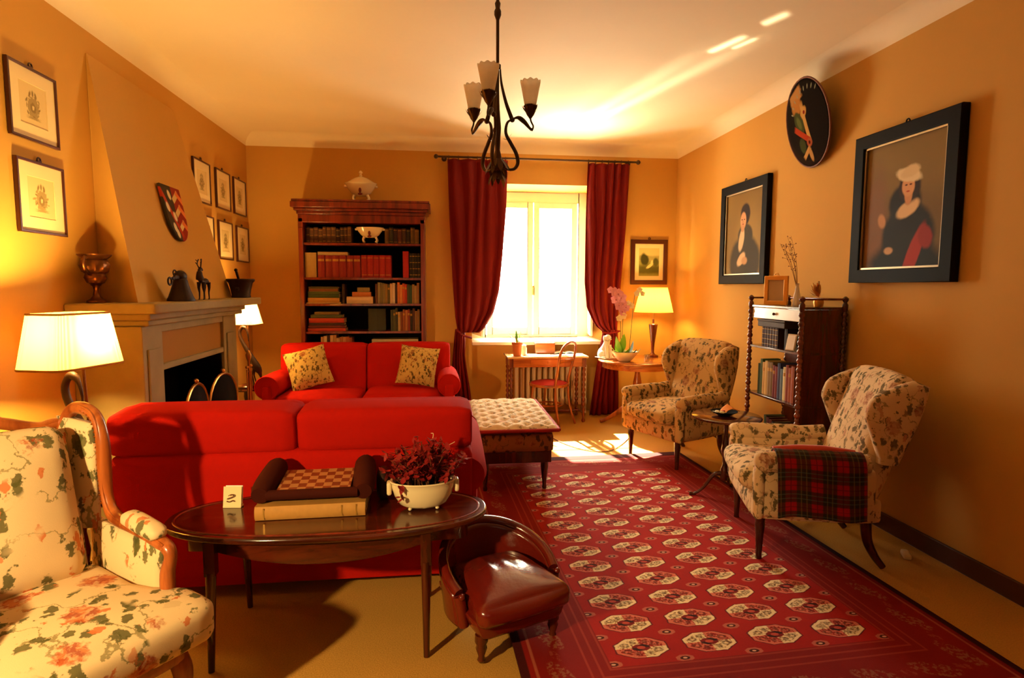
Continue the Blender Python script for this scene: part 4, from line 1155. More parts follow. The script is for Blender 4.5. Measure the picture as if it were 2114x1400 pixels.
# white oval pot of dried red plant
pt = thing('ceramic_pot', 'oval white ceramic pot of dried dark red leaves on the oval table', 'pot', (-.085, 2.595, z0+.010), 4)
MB().lathe([(.0, .0), (.085, .0), (.105, .012), (.128, .05), (.140, .09), (.141, .108), (.148, .114), (.146, .12), (.136, .118), (.133, .09), (.10, .03), (0, .02)], n=40, sy=.66).build('bowl', M['cream_ceramic'], pt)
for sg in (-1, 1):
    MB().soft((sg*.15, 0, .085), (.022, .05, .06), .010, n=5).build('handle', M['cream_ceramic'], pt)
for x, y in ((-.06, -.04), (.06, -.04), (0, .05)):
    MB().ball((x, y, -.004), (.009, .009, .007)).build('foot', M['cream_ceramic'], pt)
MB().lathe([(0, .092), (.128, .092), (.128, .100), (0, .104)], n=30, sy=.66).build('soil', M['soot'], pt)
rl = random.Random(5); lf = MB(); stm = MB()
for i in range(80):
    a = rl.uniform(0, 2*PI); q = rl.uniform(0, 1)**.6
    bx, by = .09*q*math.cos(a), .055*q*math.sin(a)
    H = rl.uniform(.08, .205)*(1.12-.45*q)
    tx, ty = bx*(1.75+rl.uniform(-.2, .45)), by*(1.8+rl.uniform(-.2, .5))
    mid = ((bx+tx)/2+rl.uniform(-.015, .015), (by+ty)/2+rl.uniform(-.015, .015), .10+H*.55)
    sp = spline([(bx, by, .09), mid, (tx, ty, .10+H)], 4); stm.tube(sp, .0018, 5)
    for k in range(11):
        p = sp[rl.randrange(3, len(sp))]; d = Vector((rl.uniform(-1, 1), rl.uniform(-1, 1), rl.uniform(-.5, .9))).normalized()
        lf.leaf(p, p+d*rl.uniform(.024, .046), rl.uniform(.014, .028), (0, 0, -.006))
for p0, p1 in (((-.09, -.075, .12), (-.10, -.103, .085)), ((-.10, -.095, .09), (-.086, -.102, .058)), ((-.09, -.1, .07), (-.115, -.104, .052)), ((-.11, -.08, .12), (-.085, -.105, .10)), ((-.10, -.099, .075), (-.125, -.10, .075))):
    lf.leaf(p0, p1, .022)
lf.build('foliage', M['redleaf'], pt); stm.build('stems', M['stem'], pt)
for p in (((.02, .03, .2), (.05, .05, .30), (.04, .06, .31)), ((.05, 0, .18), (.10, .01, .25), (.145, .02, .275))):
    MB().tube(spline(p, 5), .0015, 5).build('twig', M['paper'], pt)
# ------------------------------------------------------------------ rug
rug = MB()
def rugfn(u, v):
    return ((u-.5)*2.0, (v-.5)*3.32, .011+.0015*math.sin(9*u+5*v))
rug.grid(rugfn, 24, 36)
rg = rug.build('rug', M['rug'], None, solid=.016, loc=(1.255, 3.40, .004), rz=2.3)
tag(rg, 'red rug with rows of cream and dark medallions on the ochre floor', 'rug')

# ------------------------------------------------------------------ wing chairs
def wing_chair(label, loc, rz, cloth, rail, group, arm_r=.062, W=.74, rake=-13, legh=.25, by=.285):
    t = thing('wing_chair', label, 'armchair', loc, rz, group)
    H = W/2
    zb = legh
    MB().soft((0, -.0, zb+.075), (W-.06, .68, .15), .035, (0, .012, 0), n=7, taper=lambda o: Vector((o.x*(1-.12*max(0, o.y)/.34), o.y, o.z))).build('seat_rail', rail, t)
    MB().soft((0, -.055, zb+.205), (W-.20, .66, .13), .05, (0, .02, .03), n=10).build('seat_cushion', cloth, t)
    MB().soft((0, by, .695), (W-.17, .15, .74), .06, (0, .035, .02), (rake, 0, 0), n=12, taper=lambda o: Vector((o.x*(1-.05*o.z), o.y, o.z))).build('backrest', cloth, t)
    for sg in (-1, 1):
        # wing: a rolled panel curving forward from the back
        b = MB()
        def wf(u, v):
            a = 2*PI*u; h = v
            cz = .60+.42*h
            lean = -math.tan(R(rake))*(cz-.35)
            dep = (.050+.085*min(1, max(0, (h-.05)/.55)))*(1-.45*max(0, (h-.78)/.22)**2)
            th = .052*(1-.12*h)
            cx_ = sg*(H-.075+.018*math.sin(PI*h)); cy = by-.04+lean-dep*.85
            e = .75
            px = th*math.copysign(abs(math.cos(a))**e, math.cos(a)); py = dep*math.copysign(abs(math.sin(a))**e, math.sin(a))
            return Vector((cx_+px-sg*.0, cy+py, cz))
        b.grid(wf, 24, 14, cu=True)
        top = [wf(i/24, 1.0) for i in range(24)]; bot = [wf(i/24, 0) for i in range(24)]
        ct = sum(top, Vector())/24+Vector((0, 0, .03)); cb = sum(bot, Vector())/24
        vt = b.bm.verts.new(ct); vb = b.bm.verts.new(cb)
        tv = [b.bm.verts.new(p) for p in top]; bv = [b.bm.verts.new(p) for p in bot]
        for i in range(24):
            b.face([tv[i], tv[(i+1) % 24], vt]); b.face([bv[(i+1) % 24], bv[i], vb])
        b.build('wing', cloth, t, ang=70)
        b = MB()
        b.soft((sg*(H-.055), -.02, zb+.17), (.085, .60, .30), .03, (.010, 0, 0), n=7)
        za = zb+.335
        b.tube(spline([(sg*(H-.045), .24, za+.015), (sg*(H-.045), .05, za), (sg*(H-.042), -.18, za), (sg*(H-.038), -.29, za-.006), (sg*(H-.038), -.335, za-.02)], 4), [arm_r*.85]*4+[arm_r]*9+[arm_r*.98, arm_r*.9, arm_r*.7, arm_r*.4], 16)
        b.soft((sg*(H-.045), -.31, zb+.16), (.085, .06, .30), .028, n=6)
        b.build('arm', cloth if rail is cloth else rail if sg == 99 else cloth, t)
        b = MB().lathe([(.014, 0), (.018, .012), (.016, .03), (.022, zb*.6), (.028, zb*.85), (.026, zb*.9), (.030, zb+.01)], (sg*(H-.085), -.285, 0), 12)
        b.build('leg', M['mahog'], t)
        b = MB().tube(spline([(sg*(H-.12), .27, zb+.03), (sg*(H-.12), .285, zb*.6), (sg*(H-.118), .325, zb*.25), (sg*(H-.115), .37, .002)], 4), [.030, .029, .028, .027, .026, .025, .024, .023, .022, .021, .020, .019, .018], 10, flat=1.0)
        b.build('leg', M['mahog'], t)
    return t
# middle chair, by the window end; right chair, nearest on the right
nM = Vector((-.92, -.40, 0)).normalized(); rzM = math.degrees(math.atan2(nM.x, -nM.y))
chM = wing_chair('floral wing armchair between the round table and the shelf stand', (2.105, 4.965, .0), rzM, M['wingcloth_tan'], M['wingcloth_dark'], 'floral wing armchairs', .062)
nR = Vector((-.957, .29, 0)).normalized(); rzR = math.degrees(math.atan2(nR.x, -nR.y))
chR = wing_chair('floral wing armchair nearest on the right, with a tartan blanket over its arm', (2.135, 3.20, .012), rzR, M['wingcloth'], M['wingcloth'], 'floral wing armchairs', .060, W=.78, rake=-17, by=.345)
# tartan blanket over the near arm of the right chair
def blanket():
    b = MB(); H = .78/2; xa = H-.042; za = .25+.335; r = .066
    mt = Matrix.Translation((2.135, 3.20, .012))@Matrix.Rotation(R(rzR), 4, 'Z')
    def prof(v):
        # inside face of the arm -> over the roll -> down the outside
        if v < .16: k = v/.16; return xa-r-.006, za-.075+.075*k
        if v < .52:
            a = PI-(v-.16)/.36*PI; return xa+(r+.004)*math.cos(a), za+(r+.004)*math.sin(a)
        k = (v-.52)/.48; return xa+r+.006+.014*k, za-.285*k
    def fn(u, v):
        x, z = prof(v)
        y = -.235+.44*u+.02*(v-.5)
        w = .007*math.sin(14*u+3*v)*max(0, (v-.45))*2
        zz = z+.010*math.sin(6.5*u)*(v if v > .52 else 0)+(.012*math.sin(2.2*u) if v > .9 else 0)
        return mt@Vector((x+w, y, zz))
    b.grid(fn, 30, 40)
    o = b.build('blanket', M['tartan'], None, solid=.010)
    tag(o, 'red tartan blanket draped over the near arm of the right wing armchair', 'blanket')
    mt2 = mt
    pts = [mt@Vector((xa-.01+.02*math.sin(k), -.235+.44*k/8, za+r+.018)) for k in range(4)]
    MB().tube([mt@Vector((xa-.035, -.235, za+.058)), mt@Vector((xa-.03, -.12, za+.070)), mt@Vector((xa-.03, .02, za+.072)), mt@Vector((xa-.035, .18, za+.060))], [.020, .024, .024, .018], 10).build('folded_edge', plain('rosy_wool_fold', '#c4442e', .95, sheen=.4), o)
blanket()

# ------------------------------------------------------------------ carved armchair in the left foreground
rzB = math.degrees(math.atan2(.77, .64))
bg = thing('bergere_armchair', 'rose-patterned armchair with carved walnut frame in the left foreground', 'armchair', (-1.287, 1.974, 0), rzB)
# local: faces -y, +x is the far side
MB().soft((0, -.06, .42), (.73, .66, .155), .05, (.0, .02, .035), n=14, taper=lambda o: Vector((o.x*(1-.27*max(0, min(1, (o.y+.18)/.14))), o.y, o.z))).build('seat_cushion', M['roses'], bg)
MB().soft((0, -.02, .315), (.58, .58, .09), .02, (0, .01, 0), n=5, taper=lambda o: Vector((o.x*(1-.12*(o.y+.3)/.6), o.y, o.z))).build('seat_rail', M['honey'], bg)
tb = -14
MB().soft((0, .265, .755), (.40, .14, .56), .06, (0, .045, .01), (tb, 0, 0), n=12).build('back_cushion', M['roses'], bg)
def BKp(x, z, off=0):    # point on the raked back plane
    return Vector((x, .30+.25*(z-.45)+off, z))
toprail = spline([BKp(-.262, .985), BKp(-.22, 1.015), BKp(-.16, 1.01), BKp(-.06, 1.045), BKp(0, 1.06), BKp(.06, 1.045), BKp(.16, 1.01), BKp(.22, 1.015), BKp(.262, .985)], 5)
MB().tube(toprail, .022, 10).tube([p+Vector((0, -.012, .012)) for p in toprail], .009, 8).build('top_rail', M['honey'], bg)
MB().soft((0, .335, .73), (.47, .03, .56), .01, (0, 0, 0), (tb, 0, 0), n=4).build('back_panel', M['roses'], bg)
MB().ball(BKp(0, 1.075), (.04, .016, .022)).ball(BKp(-.04, 1.06), (.026, .014, .014)).ball(BKp(.04, 1.06), (.026, .014, .014)).build('carved_crest', M['honey'], bg)
for sg in (-1, 1):
    # wing + arm frame: one continuous curved rail from the top of the wing to the arm front, then down to the seat
    rail = spline([BKp(sg*.235, 1.0), Vector((sg*.262, .375, 1.075)), Vector((sg*.285, .275, 1.06)), Vector((sg*.292, .235, .98)), Vector((sg*.294, .235, .85)), Vector((sg*.294, .225, .74)), Vector((sg*.294, .175, .68)), Vector((sg*.296, .06, .665)), Vector((sg*.300, -.08, .655)), Vector((sg*.303, -.175, .645)), Vector((sg*.304, -.205, .615)), Vector((sg*.298, -.19, .55)), Vector((sg*.292, -.205, .45)), Vector((sg*.288, -.25, .36)), Vector((sg*.285, -.27, .29))], 6)
    rs = [.021+.004*math.sin(i*.21)**2 for i in range(len(rail))]
    MB().tube(rail, rs, 12).build('arm_rail', M['honey'], bg)
    MB().tube([p+Vector((-sg*.016, -.008, .012)) for p in rail[8:56]], .006, 6).build('carved_moulding', M['honey'], bg)
    # upholstered wing
    def wing(u, v):
        z = .62+(1.045-.62)*v
        yb = .30+.25*(z-.45)+.0
        yf = .255+(.02 if v > .8 else 0)-(.0)+.03*(1-v)
        y = yb+(yf-yb)*u
        return Vector((sg*(.235+.045*u+.012*math.sin(PI*u)*math.sin(PI*v))-sg*.022*math.sin(PI*u)*math.sin(PI*v), y-.01, z-.02*u*(v > .9)))
    MB().grid(wing, 8, 12).build('wing_upholstery', M['roses'], bg, solid=.03)
    def side(u, v):
        z = .40+(.645-.40)*v
        y = .33+(-.19-.33)*u
        if u > .85: y += .02*math.sin(PI*v)
        return Vector((sg*(.286+.010*u-.028*math.sin(PI*u)*math.sin(PI*v)), y, z))
    MB().grid(side, 12, 8).build('arm_upholstery', M['roses'], bg, solid=.03)
    MB().soft((sg*.298, -.035, .69), (.068, .25, .05), .024, (.004, .01, .012), (1.5, 0, -2*sg), n=7).build('arm_pad', M['roses'], bg)
    nails = MB()
    for p in rail[10:32:1]:
        nails.ball(p+Vector((-sg*.022, .004, 0)), .0045, nu=6, nv=4)
    nails.build('nail_heads', M['brass'], bg)
    leg = spline([(sg*.275, -.265, .30), (sg*.285, -.285, .24), (sg*.283, -.285, .15), (sg*.270, -.27, .06), (sg*.28, -.285, .012)], 4)
    MB().tube(leg, [.034, .034, .034, .034, .033, .031, .029, .027, .024, .021, .019, .018, .018, .018, .019, .021, .022], 10).build('leg', M['honey'], bg)
    MB().tube(spline([(sg*.225, .26, .31), (sg*.23, .28, .16), (sg*.24, .34, .005)], 4), [.026, .025, .024, .023, .022, .021, .020, .019, .018], 10).build('leg', M['honey'], bg)

# ------------------------------------------------------------------ child's leather tub chair
nC = Vector((.38, -.92, 0)).normalized(); rzC = math.degrees(math.atan2(nC.x, -nC.y))
tc = thing('tub_chair', 'small oxblood leather tub chair at the right end of the oval table', 'chair', (.252, 2.50, .010), rzC)
# seat
b = MB().soft((0, -.045, .225), (.43, .43, .10), .04, (.0, .02, .042), n=30, taper=lambda o: Vector((o.x*(1.04-.24*(o.y+.215)/.43), o.y, o.z)))
for v_ in b.bm.verts:      # gathers in the leather round the middle of the seat
    if v_.co.z > .24:
        x_, y_ = v_.co.x, v_.co.y
        v_.co.z += .0055*math.sin(17*math.atan2(x_, .34-y_)*1.6)*math.exp(-((y_-.03)/.11)**2)*math.exp(-(x_/.15)**2)
b.build('seat', M['leather'], tc)
MB().soft((0, -.01, .155), (.42, .42, .10), .03, (0, .01, 0), n=8, taper=lambda o: Vector((o.x*(1+.10*(o.z/.05)), o.y, o.z))).build('seat_rail', M['leather'], tc)
def tubfn(u, v):
    # u round the back from the left arm front to the right, v from the bottom up
    a = PI*(1.0+.10)-u*PI*(1.0+.20)          # 198 deg .. -18 deg
    rx, ry = .225, .235
    top = .400-.145*abs(2*u-1)**1.7
    z = .12+(top-.12)*v
    flare = 1+.10*v
    x, y = rx*math.cos(a)*flare, .0+ry*math.sin(a)*flare
    if math.sin(a) < 0: y = ry*math.sin(a)*flare
    return Vector((x, y, z))
b = MB(); n1, n2 = 40, 12
outer = lambda u, v: tubfn(u, v)
b.grid(outer, n1, n2)
b.build('tub_back', M['leather'], tc, solid=.046)
rim = [tubfn(i/40, 1.0)+Vector((0, 0, .012)) for i in range(41)]
MB().tube(rim, [.022]*41, 12).build('rolled_rim', M['leather'], tc)
for e_, sg in ((0, -1), (40, 1)):
    p = rim[e_]
    MB().tube([p+Vector((0, -.004, -.01)), Vector((p.x*.98, p.y-.012, .22)), Vector((p.x*.94, p.y-.02, .13))], [.025, .024, .022], 10).ball(p+Vector((0, -.030, -.004)), .014).build('arm_front', M['leather'], tc)
sm = [(sg_*.19, -.235) for sg_ in (-1, 1)]
MB().tube(spline([(-.205, -.205, .225), (-.10, -.232, .218), (.10, -.232, .218), (.205, -.205, .225)], 5), .006, 6).build('piping', M['leather'], tc)
for x, y in ((-.175, -.17), (.175, -.17), (-.14, .15), (.14, .15)):
    MB().lathe([(.012, 0), (.018, .01), (.013, .025), (.024, .06), (.02, .075), (.028, .09), (.026, .12)], (x, y, 0), 12).build('leg', M['mahog'], tc)

# ------------------------------------------------------------------ long ottoman with a tufted pad
om = thing('ottoman', 'long floral ottoman on dark legs at the right end of the near sofa', 'ottoman', (.545, 4.74, .008))
MB().soft((0, 0, .385), (.58, 1.10, .15), .035, (.01, .01, .01), n=8).build('upholstery', M['ottcloth'], om)
MB().box((0, 0, .275), (.54, 1.06, .09)).build('frame', M['mahog'], om, bevel=.006)
for x in (-.225, .225):
    for y in (-.48, .48):
        MB().lathe([(.013, 0), (.018, .03), (.014, .05), (.024, .14), (.030, .19), (.028, .24)], (x, y, .0), 14).build('leg', M['mahog'], om)
pd = thing('bench_cushion', 'tufted pale floral cushion with red piping lying on the ottoman', 'cushion', (.555, 4.74, .479))
def pad(u, v):
    x, y = (u-.5)*.62, (v-.5)*1.14
    e = min(1, (1-abs(2*u-1))/.16)**.6*min(1, (1-abs(2*v-1))/.10)**.6
    tuft = 0
    z = .012+.040*e
    gx, gy = 4, 7
    tx = abs(math.sin(PI*u*gx)); ty = abs(math.sin(PI*v*gy))
    tx2 = abs(math.cos(PI*u*gx)); ty2 = abs(math.cos(PI*v*gy))
    d = max((1-tx)**2*(1-ty)**2, (1-tx2)**2*(1-ty2)**2)
    z -= .030*d**.55*e
    return (x, y, z)
MB().grid(pad, 64, 112).build('tufted_top', M['padcloth'], pd)
MB().box((0, 0, .006), (.62, 1.14, .012)).build('underside', M['redpiping'], pd)
rect = [(-.31, -.57), (.31, -.57), (.31, .57), (-.31, .57)]
MB().tube([(x, y, .014) for x, y in ((-.31, -.56), (-.30, -.57), (.30, -.57), (.31, -.56), (.31, .56), (.30, .57), (-.30, .57), (-.31, .56))], .014, 8, closed=True).build('piping', M['redpiping'], pd)

# ------------------------------------------------------------------ desk under the window
DX0, DX1, DY0, DY1, DZ = .735, 1.66, 6.42, 6.86, .765
dk = thing('writing_desk', 'wooden writing desk with turned legs under the window', 'desk', ((DX0+DX1)/2, (DY0+DY1)/2, 0))
w, d = DX1-DX0, DY1-DY0
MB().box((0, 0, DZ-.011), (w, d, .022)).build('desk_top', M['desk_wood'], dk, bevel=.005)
b = MB().box((0, -d/2+.035, DZ-.072), (w-.09, .018, .10)).box((0, d/2-.035, DZ-.072), (w-.09, .018, .10))
b.box((-w/2+.045, 0, DZ-.072), (.018, d-.09, .10)).box((w/2-.045, 0, DZ-.072), (.018, d-.09, .10))
b.build('apron', M['honey_x'], dk, bevel=.003)
MB().box((0, -d/2+.022, DZ-.072), (.40, .01, .075)).ball((0, -d/2+.010, DZ-.072), .010).build('drawer', M['honey_x'], dk, bevel=.002)
for x in (-w/2+.045, w/2-.045):
    for y in (-d/2+.04, d/2-.04):
        b = MB().box((x, y, DZ-.075), (.045, .045, .106))
        prof = [(.016, 0), (.022, .02), (.012, .05), (.02, .09)]
        for k in range(9):
            z = .12+k*.058; prof += [(.013, z), (.021, z+.018), (.021, z+.034), (.013, z+.050)]
        prof += [(.018, DZ-.13)]
        b.lathe(prof, (x, y, 0), 12).build('leg', M['turned'], dk)
MB().cyl((-w/2+.045, 0, .10), (w/2-.045, 0, .10), .012).cyl((-w/2+.045, -d/2+.04, .10), (-w/2+.045, d/2-.04, .10), .012).cyl((w/2-.045, -d/2+.04, .10), (w/2-.045, d/2-.04, .10), .012).build('stretcher', M['turned'], dk)
# things on the desk
dz = DZ+.001
tp = thing('potted_plant', 'terracotta pot with thin green shoots at the left end of the desk', 'potted plant', (.855, 6.53, dz))
MB().lathe([(.0, 0), (.042, 0), (.046, .01), (.056, .125), (.062, .13), (.062, .155), (.054, .156), (.05, .13), (0, .125)], n=24).build('pot', M['terracotta'], tp)
b = MB()
for a, h, l in ((20, .20, .05), (150, .16, .11), (250, .13, .08), (320, .12, .10), (95, .22, .06)):
    v = Vector((math.cos(R(a)), math.sin(R(a)), 0)); b.leaf((0, 0, .12), Vector((0, 0, .15))+v*l+Vector((0, 0, h*.55)), .026, (0, 0, .03))
b.build('leaves', M['green'], tp)
wp = thing('candle_jar', 'small white jar beside the terracotta pot on the desk', 'jar', (.945, 6.60, dz))
MB().lathe([(0, 0), (.03, 0), (.034, .02), (.033, .08), (.024, .095), (.026, .105), (0, .107)], n=20).build('jar_body', M['white_ceramic'], wp)
MB().lathe([(.026, .105), (.026, .112), (.010, .122), (0, .126)], n=20).build('jar_lid', M['white_ceramic'], wp)
lx = thing('letter_box', 'red-brown wooden box standing at the back of the desk', 'box', (1.21, 6.76, dz))
MB().box((0, 0, .055), (.23, .10, .11)).build('box_body', M['honey_x'], lx, bevel=.004)
MB().box((0, 0, .1185), (.236, .106, .016)).build('box_lid', M['honey_x'], lx, bevel=.004)
def sheet(label, x, y, w_, h_, rz, z, c):
    b = MB().grid(lambda u, v: ((u-.5)*w_, (v-.5)*h_, .001+.004*(u-.5)**2), 4, 4)
    tag(b.build('paper_sheet', c, None, loc=(x, y, z), rz=rz, solid=.0012), label, 'paper')
sheet('white sheet of paper lying at the front of the desk', 1.33, 6.53, .19, .14, 12, dz+.001, M['whitepaper'])
sheet('wide white blotter sheet covering the middle of the desk', 1.10, 6.56, .30, .20, -4, dz, M['whitepaper'])
sheet('cream sheet of paper lying at the right end of the desk', 1.53, 6.57, .2, .24, -8, dz+.001, M['paper'])
ob = thing('book', 'open white book at the back right of the desk', 'book', (1.45, 6.745, dz), -5)
for sg in (-1, 1):
    MB().grid(lambda u, v: (sg*u*.13, (v-.5)*.18, .004+.018*math.sin(PI*min(1, u*1.1))**.7*(1-u*.4)), 8, 2).build('page_half', M['whitepaper'], ob, solid=.002)
MB().box((0, 0, .0015), (.27, .19, .003)).build('cover', bookmat('#5a6a70'), ob)

# bentwood desk chair
bw = thing('bentwood_chair', 'bentwood chair with round red seat drawn up to the desk', 'chair', (1.205, 6.425, 0), 180+48)
# local: faces -y (the desk), back at +y
prof = [(0, .455), (.16, .455), (.19, .462), (.195, .47), (.19, .48)]
MB().lathe([(.196, .438), (.222, .442), (.226, .455), (.222, .468), (.196, .47)], n=36).build('seat_ring', M['honey'], bw)
MB().lathe([(.205, .462), (.20, .476), (.13, .492), (0, .497)], n=36).build('seat_pad', M['redpiping'], bw)
hoop = spline([(-.175, .245, 0), (-.145, .185, .22), (-.135, .165, .46), (-.145, .20, .64), (-.165, .235, .80), (-.125, .265, .905), (0, .28, .945), (.125, .265, .905), (.165, .235, .80), (.145, .20, .64), (.135, .165, .46), (.145, .185, .22), (.175, .245, 0)], 6)
MB().tube(hoop, .0145, 10).build('back_hoop', M['honey'], bw)
MB().tube(spline([(-.158, .218, .735), (-.07, .242, .75), (.07, .242, .75), (.158, .218, .735)], 5), .014, 8, flat=1.7).build('back_splat', M['honey'], bw)
for sg in (-1, 1):
    MB().tube(spline([(sg*.125, -.125, .455), (sg*.14, -.145, .25), (sg*.165, -.19, 0)], 5), [.017, .0165, .016, .0155, .015, .0145, .014, .0135, .013, .0125, .012], 10).build('leg', M['honey'], bw)
MB().tube([(.128*math.cos(2*PI*k/24), .01+.142*math.sin(2*PI*k/24), .225) for k in range(24)], .009, 8, closed=True).build('leg_ring', M['honey'], bw)

# ------------------------------------------------------------------ round pedestal table by the window
rt = thing('pedestal_table', 'honey-coloured round pedestal table in the far right corner', 'table', (2.17, 6.235, 0))
TR, TH = .435, .75
MB().lathe([(TR-.02, TH-.03), (TR, TH-.022), (TR+.004, TH-.012), (TR, TH-.003), (TR-.01, TH), (0, TH)], n=48).lathe([(0, TH-.03), (TR-.02, TH-.03)], n=48).build('table_top', M['honey_x'], rt)
MB().lathe([(TR-.06, TH-.085), (TR-.05, TH-.085), (TR-.05, TH-.03)], n=48).build('apron', M['honey_x'], rt, solid=.012)
MB().lathe([(.05, TH-.03), (.055, TH-.06), (.03, TH-.10), (.028, TH-.16), (.045, TH-.25), (.055, TH-.34), (.035, TH-.42), (.05, TH-.47), (.06, TH-.52), (.05, TH-.60), (.03, TH-.62), (0, TH-.62)], n=24).build('pedestal', M['honey'], rt)
for k in range(3):
    a = R(155+120*k)
    v = Vector((math.cos(a), math.sin(a), 0))
    MB().tube(spline([v*.03+Vector((0, 0, .20)), v*.14+Vector((0, 0, .19)), v*.26+Vector((0, 0, .10)), v*.36+Vector((0, 0, .035)), v*.41+Vector((0, 0, .022))], 5), [.030, .03, .03, .03, .03, .03, .029, .028, .027, .026, .025, .024, .023, .022, .021, .021, .021, .022, .022, .022, .02], 10).build('foot', M['honey'], rt)
rz_ = TH+.001
# white seated dog figure
dg = thing('ceramic_dog', 'white ceramic seated dog at the window edge of the round table', 'figurine', (1.825, 6.29, rz_+.008), 20)
b = MB()
b.tube(spline([(.0, .05, .0), (0, .055, .05), (0, .03, .10), (0, .0, .16), (0, -.012, .20)], 5), [.055, .062, .066, .068, .068, .066, .064, .060, .056, .052, .048, .045, .042, .040, .038, .037, .036, .036, .036, .036, .036], 14)
b.ball((0, -.022, .228), (.038, .042, .036)).ball((0, -.062, .222), (.018, .026, .018))
for sg in (-1, 1):
    b.ball((sg*.036, -.006, .220), (.011, .018, .032))
    b.tube([(sg*.022, -.03, .15), (sg*.026, -.045, .07), (sg*.028, -.055, .008)], [.018, .015, .017], 8)
    b.ball((sg*.048, .03, .045), (.026, .05, .045)); b.ball((sg*.052, -.02, .012), (.018, .035, .012))
b.tube([(.02, .10, .015), (.07, .10, .015), (.10, .07, .015)], [.014, .012, .008], 8)
b.build('body', M['white_ceramic'], dg)
MB().soft((0, .02, .004), (.15, .19, .008), .003, n=3).build('base', M['white_ceramic'], dg)
for sg in (-1, 1): pass
MB().ball((0, -.087, .226), (.007, .005, .005)).build('nose', M['black'], dg)
# orchid bowl
ob_ = thing('orchid_bowl', 'cream bowl of orchids with pink and ivory flowers on the round table', 'orchid', (1.965, 6.07, rz_))
MB().lathe([(.0, 0), (.06, 0), (.075, .012), (.115, .055), (.138, .095), (.142, .105), (.134, .104), (.11, .06), (.05, .02), (0, .018)], n=36).build('bowl', M['cream_ceramic'], ob_)
MB().lathe([(0, .085), (.125, .085), (.12, .096), (0, .10)], n=24).build('moss', M['darkgreen'], ob_)
b = MB()
for x, y, tx, ty, tz, wd in ((-.05, -.02, -.115, -.05, .30, .085), (-.04, .0, -.03, -.06, .33, .085), (-.05, .02, -.16, .03, .20, .065), (-.03, -.03, .03, -.11, .19, .07), (-.06, .01, -.07, .08, .24, .07)):
    b.leaf((x, y, .09), (tx, ty, tz), wd, (0, 0, -.05), n=8)
b.build('leaves', M['lime'], ob_)
b = MB()
for x, y, tx, ty, tz, wd in ((.05, 0, .10, .02, .25, .05), (.06, -.01, .17, -.03, .17, .055), (.05, .02, .18, .05, .13, .05), (.04, -.02, .10, -.10, .17, .055)):
    b.leaf((x, y, .09), (tx, ty, tz), wd, (0, 0, -.06), n=8)
b.build('dark_leaves', M['darkgreen'], ob_)
KZ = 1.33
def flower(name, mat, c, r, d, rnd, lip=None, petals=5):
    c = Vector((c[0], c[1], c[2]*KZ)); b = MB()
    d = Vector(d).normalized(); s_ = d.cross(Vector((0, 0, 1))).normalized(); u_ = s_.cross(d)
    for k in range(petals):
        a = 2*PI*k/petals+PI/2+rnd.uniform(-.1, .1)
        v = s_*math.cos(a)+u_*math.sin(a)
        b.leaf(c-v*.004, c+v*r+d*.006, r*1.05, d*.010, side=v.cross(d), n=5)
    o = b.build(name, mat, ob_)
    if lip: MB().ball(c+Vector((0, -.010, -.004)), .0055, nu=8, nv=6).build('flower_lip', lip, o)
rf = random.Random(3)
M['pinklip'] = plain('magenta_lips', '#b03a5a', .6)
zs = lambda pts: [(x, y, z*KZ if z > .1 else z) for x, y, z in pts]
for pts in ([(-.04, 0, .09), (-.055, -.01, .28), (-.06, -.01, .45), (-.10, -.02, .545), (-.185, -.03, .575)],
            [(-.03, .01, .09), (-.03, .0, .30), (-.02, -.01, .42), (.02, -.02, .47)],
            [(.05, .01, .09), (.07, .0, .30), (.085, -.01, .48), (.10, -.02, .56), (.14, -.03, .575)]):
    MB().tube(spline(zs(pts), 6), .0032, 6).build('flower_stem', M['darkgreen'], ob_)
for p, r in (((-.185, -.05, .575), .030), ((-.145, -.055, .56), .042), ((-.105, -.06, .545), .046), ((-.13, -.06, .50), .042), ((-.075, -.06, .515), .052), ((-.055, -.065, .46), .05), ((-.095, -.065, .455), .045), ((-.02, -.06, .44), .042), ((-.06, -.065, .405), .042)):
    flower('pink_flower', M['pink'], p, r*1.3, (rf.uniform(-.5, .4), -1, rf.uniform(-.2, .3)), rf, M['pinklip'])
for p, r in (((-.09, -.07, .355), .04), ((-.045, -.065, .37), .04)):
    flower('ivory_flower', M['ivory'], p, r, (rf.uniform(-.4, .2), -1, -.2), rf)
for p, r in (((.135, -.045, .575), .034), ((.10, -.05, .545), .036), ((.165, -.045, .545), .03), ((.045, -.05, .45), .036), ((.01, -.05, .47), .03)):
    flower('ivory_flower', M['ivory'], p, r, (rf.uniform(-.4, .4), -1, rf.uniform(-.1, .3)), rf)
# small things at the right of the table
tl = thing('table_lamp', 'lit table lamp with golden pleated shade under the landscape picture', 'lamp', (2.415, 6.44, rz_))
MB().lathe([(.065, 0), (.065, .016), (.03, .028), (.016, .05), (.018, .09), (.022, .15), (.050, .355), (.052, .372), (.042, .38), (.012, .388), (.010, .43)], n=24).build('turned_base', M['turned'], tl)
sb, tr_ = rect_shade(.42, .40, .315, .30, .505-.0, .79, 44)
sh_ = None
b = MB()
def rs(u, v):
    a = 2*PI*u; r = (.215+(.148-.215)*v)*(1+.008*math.sin(2*PI*44*u)); return (r*math.cos(a), r*math.sin(a), .515+(.79-.515)*v)
sb.bm.free(); tr_.bm.free()
b.grid(rs, 176, 4, cu=True); sh_ = b.build('lamp_shade', M['shade_gold'], tl)
MB().tube([rs(k/60, 0) for k in range(60)], .005, 5, closed=True).tube([rs(k/60, 1) for k in range(60)], .005, 5, closed=True).build('shade_trim', M['shade_gold'], sh_)
MB().cyl((0, 0, .42), (0, 0, .62), .007).build('stem', M['brass'], tl); MB().ball((0, 0, .645), .026).build('bulb', M['whitepaper'], tl)
